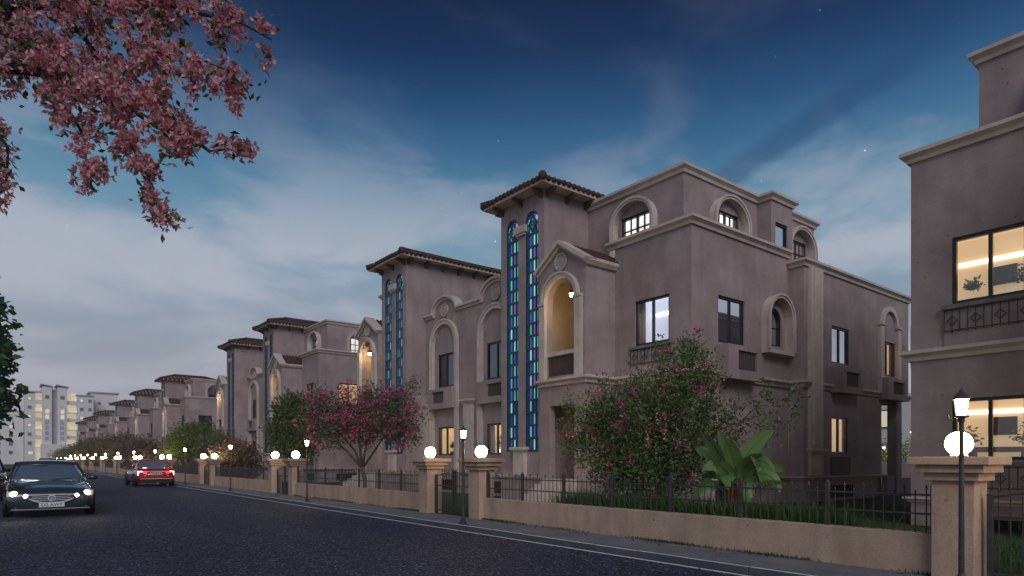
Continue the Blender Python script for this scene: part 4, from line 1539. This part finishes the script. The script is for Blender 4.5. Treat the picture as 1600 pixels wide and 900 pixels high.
leaves('leaf_sprays', lp_ + rr.normal(0, .06, lp_.shape), rr.normal(0, 1, lp_.shape) + np.array([0, 0, -.3]), .075, .034, 'leaf_dark', ct, rr)

# banana-like plant
bp = empty('broadleaf_plant', (10.95, 7.05, 0))
bp.scale = (.88, .88, .95)
tag(bp, 'broad-leaved plant with paddle leaves and orange stems behind the railing', 'plant')
rb = random.Random(12)
specs = [(2.2, .25, 1.15, .50), (.4, .50, 1.2, .46), (5.6, .22, 1.3, .48), (3.0, .8, 1.15, .44), (3.7, 1.05, 1.1, .44), (-.6, .85, 1.1, .42), (4.6, .6, 1.15, .46), (5.2, .35, 1.25, .46), (2.6, 1.25, 1.0, .42), (1.6, 1.0, .95, .36), (1.9, .55, 1.15, .46), (3.4, .45, 1.25, .46), (4.1, 1.45, 1.0, .44), (4.9, 1.25, .95, .42), (2.9, .12, 1.2, .40), (4.4, .95, 1.2, .40)]
for az, lean, ln, wd in specs:
    st = Vector((rb.uniform(-.12, .12), rb.uniform(-.14, .14), 0))
    dirh = Vector((math.cos(az), math.sin(az), 0))
    hs = rb.uniform(.9, 1.25)
    stem_top = st + Vector((0, 0, hs)) + dirh * .12
    MB().tube([st - Vector((0, 0, .05)), st + Vector((0, 0, hs * .5)) + dirh * .03, stem_top], [.032, .026, .016], 7).build('stem', 'palm_stem', bp, smooth=True)
    mb = MB()
    side = Vector((-dirh.y, dirh.x, 0))
    n, ang = 16, math.pi / 2 - lean * .55
    turn = rb.uniform(.45, .95)
    view = Vector((.84, .54, 0))
    p = stem_top.copy()
    rows = []
    for i in range(n + 1):
        t = i / n
        wv = wd * .42 * math.sin(math.pi * min(1, t * .95 + .04)) ** .6 * (1 - .25 * t)
        d = dirh * math.cos(ang) + Vector((0, 0, math.sin(ang)))
        flat = d.cross(view)
        flat = flat.normalized() if flat.length > .1 else side
        if flat.dot(side) < 0:
            flat = -flat
        side_ = (side * (1 - turn) + flat * turn).normalized()
        nrm = d.cross(side_)
        rip = .014 * math.sin(i * 2.6) + rb.uniform(-.008, .008)
        rows.append((p + side_ * wv + nrm * (-wv * .3 + rip), p.copy(), p - side_ * wv + nrm * (-wv * .3 - rip)))
        p = p + d * ln / n
        ang -= (lean * 1.7 + .35) / n
    for r_ in rows:
        mb.v += [tuple(q) for q in r_]
    for i in range(n):
        for j in range(2):
            mb.f.append((3 * i + j, 3 * i + j + 1, 3 * i + j + 4, 3 * i + j + 3))
    o = mb.build('leaf', 'banana_leaf', bp, smooth=True)
    MB().tube([r_[1] for r_ in rows], [.017 * (1 - i / (n + 2)) for i in range(n + 1)], 5).build('midrib', 'leaf_yellow', o, smooth=True)
# feathery palm frond at its side
fro = MB()
for az in (5.3, 4.9):
    for i in range(20):
        t = i / 19
        base = Vector((.05 + .1 * math.cos(az), -.1 + t * .95 * math.sin(az), .75 + .45 * math.sin(t * 2.0)))
        for sg in (-1, 1):
            tip = base + Vector((sg * .22 * (1 - t * .6), -.16, -.10))
            fro.add([base, base + (tip - base) * .5 + Vector((0, .02, .02)), tip, base + (tip - base) * .5 - Vector((0, .02, -.02))], [(0, 1, 2, 3)])
fro.build('frond', 'leaf_yellow', bp)

# grass: clumps near the railing and a mown lawn
rr = np.random.RandomState(9)
n = 9000
cy = rr.choice([5.2, 5.9, 6.5, 7.3, 7.9, 8.6, 9.4, 10.1, 10.8], n) + rr.normal(0, .22, n)
P = np.stack([10.35 + rr.normal(0, .22, n), cy, np.full(n, -.02)], 1)
D = rr.normal(0, .28, (n, 3)) + np.array([0, 0, 1])
o = leaves('tall_grass', P, D, .62, .022, 'grass_blade', None, rr, 'stuff', vary=.5)
tag(o, 'tall grass clumps behind the railing around the broad-leaved plant', 'grass')
n = 60000
P = np.stack([rr.uniform(9.7, 22, n), rr.uniform(-2, 19, n), np.full(n, -.015)], 1)
keep = ~((P[:, 0] > 14.7) & (P[:, 1] > 11.3)) & ~((P[:, 0] > 15) & (P[:, 1] < 6.3))
P = P[keep]
D = rr.normal(0, .35, P.shape) + np.array([0, 0, 1])
o = leaves('lawn', P, D, .075, .012, 'grass_blade', None, rr, 'stuff')
tag(o, 'short green lawn in the front garden behind the railing', 'grass')

# ================================================================== CARS
def loft(secs, close=True):
    mb = MB()
    m = len(secs[0])
    for s in secs:
        mb.v += [tuple(p) for p in s]
    for i in range(len(secs) - 1):
        for k in range(m - 1):
            mb.f.append((i * m + k, i * m + k + 1, (i + 1) * m + k + 1, (i + 1) * m + k))
    mb.f.append(tuple(range(m)))
    mb.f.append(tuple(reversed(range((len(secs) - 1) * m, len(secs) * m))))
    return mb


def text_mesh(txt, size):
    cu = bpy.data.curves.new('txt', 'FONT')
    cu.body = txt
    cu.size = size
    cu.align_x = 'CENTER'
    cu.align_y = 'CENTER'
    cu.extrude = .001
    ob = bpy.data.objects.new('txt', cu)
    COL.objects.link(ob)
    dg = bpy.context.evaluated_depsgraph_get()
    me = bpy.data.meshes.new_from_object(ob.evaluated_get(dg))
    bpy.data.objects.remove(ob)
    return me


def car(label, loc, rz, paint, scale, suv=False, lights='front', detail=True, group=None, name='car'):
    """saloon or off-roader, front towards -y, origin under the middle of the front"""
    r = empty(name, loc, rz)
    tag(r, label, 'car', group)
    r.scale = scale
    up = .18 if suv else 0
    # stations: y, half width, bottom, shoulder height, centre height
    st = [(0.00, .62, .30, .56, .60), (.03, .76, .24, .60, .67), (.12, .86, .20, .665, .735), (.35, .915, .18, .72, .80), (.8, .93, .17, .79, .875), (1.35, .935, .17, .86, .945),
          (1.9, .935, .17, .90, .96), (2.8, .935, .17, .92, .97), (3.7, .93, .18, .94, .99), (4.25, .915, .20, .95, 1.02), (4.60, .88, .22, .94, 1.02), (4.78, .83, .25, .90, .96), (4.85, .70, .34, .74, .80)]
    secs = []
    for y, w, zb, zs, zc in st:
        zb, zs, zc = zb + up * .5, zs + up, zc + up
        half = [(w * .80, zb), (w * .97, zb + .07), (w, zb + (zs - zb) * .45), (w * .985, zs - .10), (w * .93, zs - .015), (w * .80, zs + (zc - zs) * .42), (w * .42, zs + (zc - zs) * .9)]
        sec = [(-a, y, b) for a, b in half] + [(0, y, zc)] + [(a, y, b) for a, b in reversed(half)]
        secs.append(sec)
    body = loft(secs).build('body', paint, r, smooth=True)
    md = body.modifiers.new('sub', 'SUBSURF')
    md.levels = md.render_levels = 2
    # greenhouse
    H = 1.46 + (.30 if suv else 0)
    gh = [(1.35, .80, .70, .93 + up, .935 + up), (1.75, .82, .66, .93 + up, 1.20 + up), (2.15, .83, .63, .93 + up, H - .05), (2.7, .83, .62, .94 + up, H), (3.3, .82, .61, .95 + up, H - .01),
          (3.75 if not suv else 4.2, .80, .60, .96 + up, H - .07), (4.1 if not suv else 4.5, .76, .60, .97 + up, 1.24 + up), (4.45 if not suv else 4.68, .70, .62, .98 + up, 1.03 + up)]
    secs = []
    for y, wb, wt, zb, zt in gh:
        mid = (wb + wt) / 2 + .02
        secs.append([(-wb, y, zb - .05), (-mid, y, (zb + zt) / 2), (-wt, y, zt - .03), (-wt * .9, y, zt + .0), (-wt * .45, y, zt + .018), (0, y, zt + .024), (wt * .45, y, zt + .018), (wt * .9, y, zt), (wt, y, zt - .03), (mid, y, (zb + zt) / 2), (wb, y, zb - .05)])
    g = loft(secs).build('windows', 'glass_car', r, smooth=True)
    md = g.modifiers.new('sub', 'SUBSURF')
    md.levels = md.render_levels = 2
    # roof skin and pillars
    rs = []
    y2 = gh[5][0] - .06
    for i, y in enumerate((2.08, 2.3, 2.7, 3.3, y2)):
        z = {0: H - .045, 1: H - .008, 2: H + .012, 3: H + .004, 4: H - .055}[i]
        rs.append([(-.645, y, z - .06), (-.63, y, z - .012), (-.45, y, z + .012), (0, y, z + .026), (.45, y, z + .012), (.63, y, z - .012), (.645, y, z - .06)])
    ro = loft(rs).build('roof', paint, r, smooth=True)
    for sg in (-1, 1):
        MB().tube([(sg * .825, 1.30, .90 + up), (sg * .775, 1.72, 1.15 + up * 1.2), (sg * .655, 2.12, H - .045)], [.035, .03, .03], 8).build('pillar', paint, r, smooth=True)
        MB().tube([(sg * .855, 2.85, .93 + up), (sg * .655, 2.85, H - .03)], [.045, .04], 8).build('pillar', paint, r, smooth=True)
        MB().tube([(sg * .78, gh[7][0] - .05, .97 + up), (sg * .72, gh[6][0] - .05, 1.22 + up), (sg * .635, y2, H - .06)], [.06, .055, .04], 8).build('pillar', paint, r, smooth=True)
        MB().tube([(sg * .86, 1.35, .915 + up), (sg * .868, 2.8, .945 + up), (sg * .83, 4.1, .975 + up)], .014, 6).build('window_trim', 'chrome', r)
        if suv:
            MB().tube([(sg * .60, 2.2, H + .05), (sg * .60, 4.0, H + .03)], .02, 6).build('roof_rail', 'chrome', r)
        # mirror
        mi = MB().lathe([(.01, -.09), (.065, -.085), (.085, -.02), (.08, .05), (.03, .085)], (0, 0, 0), 12, 'x').mesh('mirror', smooth=True)
        mo = mobj('mirror', mi, paint, r)
        mo.location = (sg * 1.02, 1.62, 1.0 + up)
        mo.scale = (1.15, 1.0, .85)
        MB().tube([(sg * .84, 1.62, .95 + up), (sg * .98, 1.62, .97 + up)], [.03, .02], 6).build('mirror_arm', 'plastic', r)
        # wheels
        for y in (.93, 3.82):
            rad = .335 + (.04 if suv else 0)
            MB().lathe([(rad + .055, -.02), (rad + .055, .012), (rad + .02, .018)], (sg * .925, y, rad + .02), 24, 'x').build('wheel_arch', 'plastic', r)
            wl = empty('wheel', (sg * .86, y, rad))
            wl.parent = r
            MB().lathe([(rad * .62, -.11), (rad * .93, -.11), (rad, -.07), (rad, .07), (rad * .93, .11), (rad * .62, .11)], (0, 0, 0), 26, 'x').build('tyre', 'rubber', wl, smooth=True)
            rm = MB().lathe([(rad * .66, sg * .02 - .02), (rad * .66, sg * .075), (rad * .58, sg * .09), (rad * .54, sg * .05)], (0, 0, 0), 24, 'x')
            for k in range(5):
                a = 2 * math.pi * k / 5
                d, q = Vector((0, math.cos(a), math.sin(a))), Vector((0, -math.sin(a), math.cos(a)))
                o_ = Vector((sg * .085, 0, 0))
                rm.add([o_ + d * .03 + q * .03, o_ + d * rad * .6 + q * .045, o_ + d * rad * .6 - q * .045, o_ + d * .03 - q * .03, o_ * .6 + d * .03, o_ * .6 + d * rad * .6], [(0, 1, 2, 3), (0, 4, 5, 1), (3, 2, 5, 4)])
            rm.build('rim', 'rim', wl)
    if lights == 'front' and detail:
        fy = lambda x: .02 + .16 * (abs(x) / .9) ** 2.2
        ff = lambda a, b, t: (a, fy(a) + t, b)
        n = 9

        def strip(a0, a1, b0f, b1f, t0, t1, name, mat, parent=r, nn=12):
            mb = MB()
            vs, m = [], nn + 1
            for t in (t0, t1):
                for k in range(m):
                    a = a0 + (a1 - a0) * k / nn
                    vs += [ff(a, b0f(a), t), ff(a, b1f(a), t)]
            fs = []
            for k in range(nn):
                i = 2 * k
                fs += [(i, i + 2, i + 3, i + 1), (2 * m + i, 2 * m + i + 1, 2 * m + i + 3, 2 * m + i + 2), (i, 2 * m + i, 2 * m + i + 2, i + 2), (i + 1, i + 3, 2 * m + i + 3, 2 * m + i + 1)]
            fs += [(0, 1, 2 * m + 1, 2 * m), (2 * m - 2, 4 * m - 2, 4 * m - 1, 2 * m - 1)]
            return mb.add(vs, fs).build(name, mat, parent)
        low = lambda a: .405 + .10 * (abs(a) / .44) ** 3
        hi = lambda a: .585 - .01 * abs(a)
        gr = strip(-.44, .44, low, hi, -.055, .05, 'grille', 'plastic')
        strip(-.47, .47, lambda a: hi(a), lambda a: hi(a) + .028, -.085, .05, 'grille_frame', 'chrome', gr)
        strip(-.45, .45, lambda a: low(a) - .03, low, -.085, .05, 'grille_frame', 'chrome', gr)
        for zz in (.455, .50, .545):
            strip(-.40, .40, lambda a: max(low(a), zz - .007), lambda a: max(low(a) + .003, zz + .007), -.07, .02, 'grille_bar', 'chrome', gr)
        MB().lathe([(.085, -.10), (.085, -.06)], (0, .03, .51), 18, 'y').build('emblem', 'chrome', gr)
        MB().band(lambda a, b, t: (a, -.09 + t, b), [(.05 * math.cos(k * .785), .51 + .035 * math.sin(k * .785)) for k in range(8)], .008, .008, 0, .02, closed=True).build('emblem_ring', 'plastic', gr)
        # lower intake, bumper lip, plate, fog lamps
        strip(-.50, .50, lambda a: .235, lambda a: .345, -.035, .06, 'lower_intake', 'plastic')
        strip(-.84, .84, lambda a: .19, lambda a: .215, -.05, .06, 'bumper_lip', paint)
        strip(-.80, .80, lambda a: .218, lambda a: .228, -.055, .0, 'bumper_trim', 'chrome')
        pl = MB().fbox(lambda a, b, t: (a, -.075 + t, b), -.26, .26, .275, .385, 0, .02).build('number_plate', 'plate', r)
        tm = text_mesh('D2 AW7', .115)
        to = mobj('plate_characters', tm, None, pl)
        tm.materials.clear()
        tm.materials.append(M['plate_ink'])
        to.location = (0, -.078, .33)
        to.rotation_euler = (R(90), 0, 0)
        for sg in (-1, 1):
            hl = strip(*sorted((sg * .60, sg * .885)), lambda a: .535 + .10 * (abs(a) - .6), lambda a: .60 + .36 * (abs(a) - .60), -.045, .02, 'headlight', 'chrome')
            sl_ = bpy.data.lights.new('headlamp_beam', 'SPOT')
            sl_.energy, sl_.color, sl_.spot_size, sl_.spot_blend, sl_.shadow_soft_size = 14, (1, .85, .65), R(70), .8, .06
            so_ = bpy.data.objects.new('headlamp_beam', sl_)
            COL.objects.link(so_)
            so_.parent = hl
            so_.location = (sg * .745, fy(.745) - .12, .62)
            so_.rotation_euler = (R(82), 0, math.pi)
            lc = MB().lathe([(.012, -.09), (.05, -.084), (.074, -.055), (.077, 0)], (sg * .745, fy(.745) + .01, .62), 14, 'y').build('lens', 'head_light', hl, smooth=True)
            h2 = strip(*sorted((sg * .47, sg * .585)), lambda a: .52, lambda a: .60 + .1 * (abs(a) - .47), -.05, .02, 'inner_headlight', 'chrome')
            MB().lathe([(.01, -.08), (.03, -.075), (.045, -.05), (.046, 0)], (sg * .525, fy(.53) + .0, .56), 12, 'y').build('lens', 'lantern_light', h2, smooth=True)
            fo = strip(*sorted((sg * .56, sg * .80)), lambda a: .27, lambda a: .325, -.03, .03, 'fog_lamp_recess', 'plastic')
            MB().lathe([(.01, -.055), (.03, -.05), (.034, 0)], (sg * .70, fy(.70), .297), 12, 'y').build('fog_lamp', 'chrome', fo)
            MB().tube([(sg * .30 - .25, 1.34, .955), (sg * .30 + .2, 1.42, .985)], .008, 5).build('wiper', 'plastic', r)
        MB().tube([(-.30, 1.95, H - .13), (.0, 1.93, H - .12)], .01, 4).build('mirror_inner', 'plastic', r)
    if lights == 'rear':
        by = 4.85
        rf = lambda x: by - .13 * (abs(x) / .85) ** 2.4
        for sg in (-1, 1):
            a0, a1 = sorted((sg * .46, sg * .80))
            mb = MB()
            for name_, aa, bb, z0, z1, mat in (('tail_light', .44, .62, .70, .86, 'tail_light'), ('tail_light', .625, .845, .62, .86, 'tail_white'), ('tail_light', .50, .80, .575, .615, 'tail_light')):
                q = MB()
                P = []
                for t in (-.06, .035):
                    for x in (aa, (aa + bb) / 2, bb):
                        P += [(sg * x, rf(x) + t, z0), (sg * x, rf(x) + t, z1)]
                q.add(P, [(0, 2, 3, 1), (2, 4, 5, 3), (6, 7, 9, 8), (8, 9, 11, 10), (0, 6, 8, 2), (2, 8, 10, 4), (1, 3, 9, 7), (3, 5, 11, 9), (0, 1, 7, 6), (4, 10, 11, 5)])
                q.build(name_, mat, r)
            MB().lathe([(.05, 0), (.05, .06), (.04, .06), (.035, 0)], (sg * .55, by - .06, .235), 10, 'y').build('exhaust', 'chrome', r)
        MB().box(-.43, .43, by - .05, by + .035, .815, .845).build('boot_trim', 'chrome', r)
        MB().box(-.75, .75, by - .12, by + .03, .435, .455).build('bumper_trim', 'chrome', r)
        MB().box(-.62, .62, by - .16, by + .01, .20, .40).build('rear_valance', 'plastic', r)
        pl = MB().box(-.27, .27, by, by + .03, .66, .775).build('number_plate', 'plate', r)
        q = MB()
        for i, (a, b) in enumerate(((-.2, -.15), (-.11, -.06), (-.02, .05), (.09, .14), (.17, .21))):
            q.box(a, b, by + .03, by + .033, .685, .75)
        q.build('plate_characters', 'plate_ink', pl)
        MB().lathe([(.03, 0), (.03, .05), (.01, .12)], (0, 3.55, H), 8).build('aerial', 'plastic', r)
    return r


car('black saloon with glowing headlights driving towards the camera', (.96, 21.9, ROAD_Z), 0, 'paint_black', (1.11, 1.05, 1.06))
car('dark red saloon driving away with lit tail lights', (6.88, 47.6, ROAD_Z), math.pi, 'paint_red', (1.13, 1.02, 1.08), lights='rear')
car('dark off-roader with chrome roof rails at the left edge behind the black saloon', (-1.02, 31.5, ROAD_Z), 0, 'paint_grey', (1.08, 1.0, 1.0), suv=True, lights='', detail=False)
car('distant dark off-roader seen over the black saloon roof', (3.9, 98.0, ROAD_Z), 0, 'paint_grey', (1.08, 1.0, 1.0), suv=True, lights='', detail=False)
car('farther dark off-roader beside the street, right of the other distant one', (6.0, 112.0, ROAD_Z), 0, 'paint_black', (1.08, 1.0, 1.0), suv=True, lights='', detail=False)

# ================================================================== APARTMENT BLOCK AT THE END OF THE STREET
ab = empty('apartment_block', (15, 256, 0))
tag(ab, 'tall white apartment block with lit balconies at the end of the street', 'apartment building')
AX = lambda X: X - 15


def abox(name, x0, x1, y0, y1, z0, z1, mat, parent=ab):
    return MB().box(AX(x0), AX(x1), y0, y1, z0, z1).build(name, mat, parent)


abox('wall', 4.2, 7.0, 0, 14, 0, 22.6, 'white_wall')
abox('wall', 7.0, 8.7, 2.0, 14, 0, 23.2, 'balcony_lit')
abox('wall', 8.7, 11.2, -1.2, 14, 0, 24.9, 'white_wall')
abox('wall', 11.2, 12.7, .3, 14, 0, 24.3, 'white_grey')
abox('wall', 12.7, 15.3, -1.2, 14, 0, 24.9, 'white_wall')
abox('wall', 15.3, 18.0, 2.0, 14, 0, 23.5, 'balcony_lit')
abox('wall', 18.0, 22.6, 0, 14, 0, 22.6, 'white_wall')
abox('wall', 22.6, 30.5, 8, 18, 0, 24.5, 'white_wall')
abox('wall', 8.2, 16.3, -2.2, -1.2, 0, 6.5, 'white_wall')
for x0, x1, z in ((8.3, 11.6, 24.9), (12.3, 15.7, 24.9)):
    MB().add([(AX(x0), -1.8, z + .6), (AX(x1), -1.8, z), (AX(x1), 10, z), (AX(x0), 10, z + .6), (AX(x0), -1.8, z + .9), (AX(x1), -1.8, z + .3), (AX(x1), 10, z + .3), (AX(x0), 10, z + .9)],
             [(0, 3, 2, 1), (4, 5, 6, 7), (0, 1, 5, 4), (1, 2, 6, 5), (2, 3, 7, 6), (3, 0, 4, 7)]).build('roof', 'white_grey', ab)
abox('roof', 4.0, 8.6, -.4, 14, 23.0, 23.4, 'white_grey')
abox('roof', 22.0, 31.0, 7.5, 18, 24.5, 24.9, 'white_grey')
abox('roof', 17.6, 22.9, -.4, 14, 22.6, 22.9, 'white_grey')


def awin(x, z, lit, w=1.05, hh=1.1, y=0):
    o = abox('window', x - w / 2, x + w / 2, y - .08, y + .02, z, z + hh, 'white_grey')
    abox('pane', x - w / 2 + .12, x + w / 2 - .12, y - .12, y - .06, z + .12, z + hh - .12, 'balcony_lit' if lit else 'glass_dark', o)


rng = random.Random(4)
for k in range(6):
    z = 6.2 + 2.85 * k
    awin(5.5, z, k in (2, 3, 5))
    awin(19.3, z, k in (3, 5))
    if k > 1:
        awin(21.6, z, False)
        awin(25.0, z, k == 3, y=8)
        awin(28.2, z, False, y=8)
    for x0, x1 in ((7.0, 8.7), (15.3, 18.0)):
        o = abox('balcony', x0, x1, -.3, 2.0, z - .9, z - .7, 'white_wall')
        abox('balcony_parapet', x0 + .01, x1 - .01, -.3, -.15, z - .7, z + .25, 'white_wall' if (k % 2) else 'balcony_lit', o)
for x in (10.0, 14.0):
    awin(x, 21.0, False, 1.2, 1.2, y=-1.2)
    fr = lambda a, b, t: (AX(a), -1.2 + t, b)
    o = MB().band(fr, archpath(x, .75, 7.0, 18.3), .18, 0, -.15, -.002).build('arch_relief', 'white_wall', ab)
    for k in range(6):
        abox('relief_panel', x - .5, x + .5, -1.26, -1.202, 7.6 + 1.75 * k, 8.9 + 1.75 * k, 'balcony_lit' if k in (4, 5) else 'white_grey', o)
fr = lambda a, b, t: (AX(a), -2.2 + t, b)
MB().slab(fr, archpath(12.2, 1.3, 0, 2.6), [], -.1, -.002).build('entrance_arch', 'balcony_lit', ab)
awin(5.7, 3.0, True, 1.4, 1.2)
lw = empty('apartment_block', (-3, 262, 0))
tag(lw, 'lower white apartment wing at the left edge behind the green tree', 'apartment building', None)
MB().box(-8, 6.9, 0, 12, 0, 17.0).build('wall', 'white_wall', lw)
MB().box(-8.3, 7.2, -.3, 12, 17.0, 17.3).build('roof', 'white_grey', lw)
for k in range(5):
    for i in range(4):
        x, z = -5.5 + 3.1 * i, 3.2 + 2.75 * k
        o = MB().box(x - .55, x + .55, -.08, .02, z, z + 1.15).build('window', 'white_grey', lw)
        MB().box(x - .42, x + .42, -.12, -.06, z + .12, z + 1.03).build('pane', 'balcony_lit' if (i * 3 + k * 5) % 4 == 0 else 'glass_dark', o)

# ================================================================== NEIGHBOURS BEHIND THE NEAREST VILLA
nb = empty('rear_house', (64, 24, 0))
tag(nb, 'lit pale house glimpsed through the open porch beside the right-hand villa', 'house')
MB().box(0, 10, -12, 12, 0, 7.5).build('wall', 'white_wall', nb)
for k in range(6):
    y = -10 + 3.9 * k
    for z in (1.2, 4.4):
        o = MB().box(-.08, .02, y - .8, y + .8, z, z + 1.7).build('window', 'black_frame', nb)
        MB().box(-.12, -.06, y - .68, y + .68, z + .12, z + 1.58).build('pane', 'balcony_lit', o)
hg = MB().box(44.0, 44.3, 4, 34, -.1, 1.35).build('rear_garden_wall', 'stucco')
tag(hg, 'dark rear garden wall seen through the open porch', 'wall')
rb_ = bush('lit bush behind the rear garden wall seen through the porch', (47, 19.5, 0), 6, 3.0, ('leaf_yellow',), 61, 300, .2, group='rear garden bushes')
for i in range(5):
    g = copy_tree(glb)
    g.location = (44.15, 13.5 + 2.4 * i, 1.352)
    tag(g, 'small distant globe lamp on the rear garden wall, %s from the right' % ORD[i], 'lamp', 'globe lamps on the rear garden wall')

rr = random.Random(3)
for i in range(26):
    MB().lathe([(.01, -.07), (.07, -.03), (.075, .02), (.03, .07)], (rr.uniform(-2.2, -1.4), rr.uniform(-3.2, 3.2), rr.uniform(.9, 3.6)), 8).build('string_light', 'fairy_light', rb_)

rr = np.random.RandomState(31)
n = 420
yy = rr.choice([21.5, 23.5, 10.0, 12.0, 7.0, 3.5, 27.0], n) + rr.normal(0, 1.3, n)
xx = np.where(rr.rand(n) < .55, 7.9 - np.abs(rr.normal(0, .16, n)), 9.30 - np.abs(rr.normal(0, .25, n)))
xx = np.where((xx > 8.0) & (xx < 8.25), 8.5, xx)
zz = np.where(xx < 8.05, ROAD_Z + .006, .006)
o = leaves('fallen_petals', np.stack([xx, yy, zz], 1), rr.normal(0, 1, (n, 3)) * np.array([1, 1, .12]) + np.array([0, 0, .05]), .05, .03, 'dry_leaf', None, rr, 'stuff')
tag(o, 'fallen petals and dry leaves scattered along the kerb and pavement', 'petals')

# ================================================================== EVENING HAZE
m, nt, out = newmat('haze')
pv_ = nd(nt, 'ShaderNodeVolumePrincipled', Density=.0008, Anisotropy=.2)
pv_.inputs['Color'].default_value = (.93, .93, .97, 1)
nt.links.new(pv_.outputs[0], out.inputs['Volume'])
hz = MB().box(-70, 110, -45, 290, -1.2, 27.5).build('haze', 'haze', None, kind='stuff')
tag(hz, 'thin evening haze over the street', 'haze')
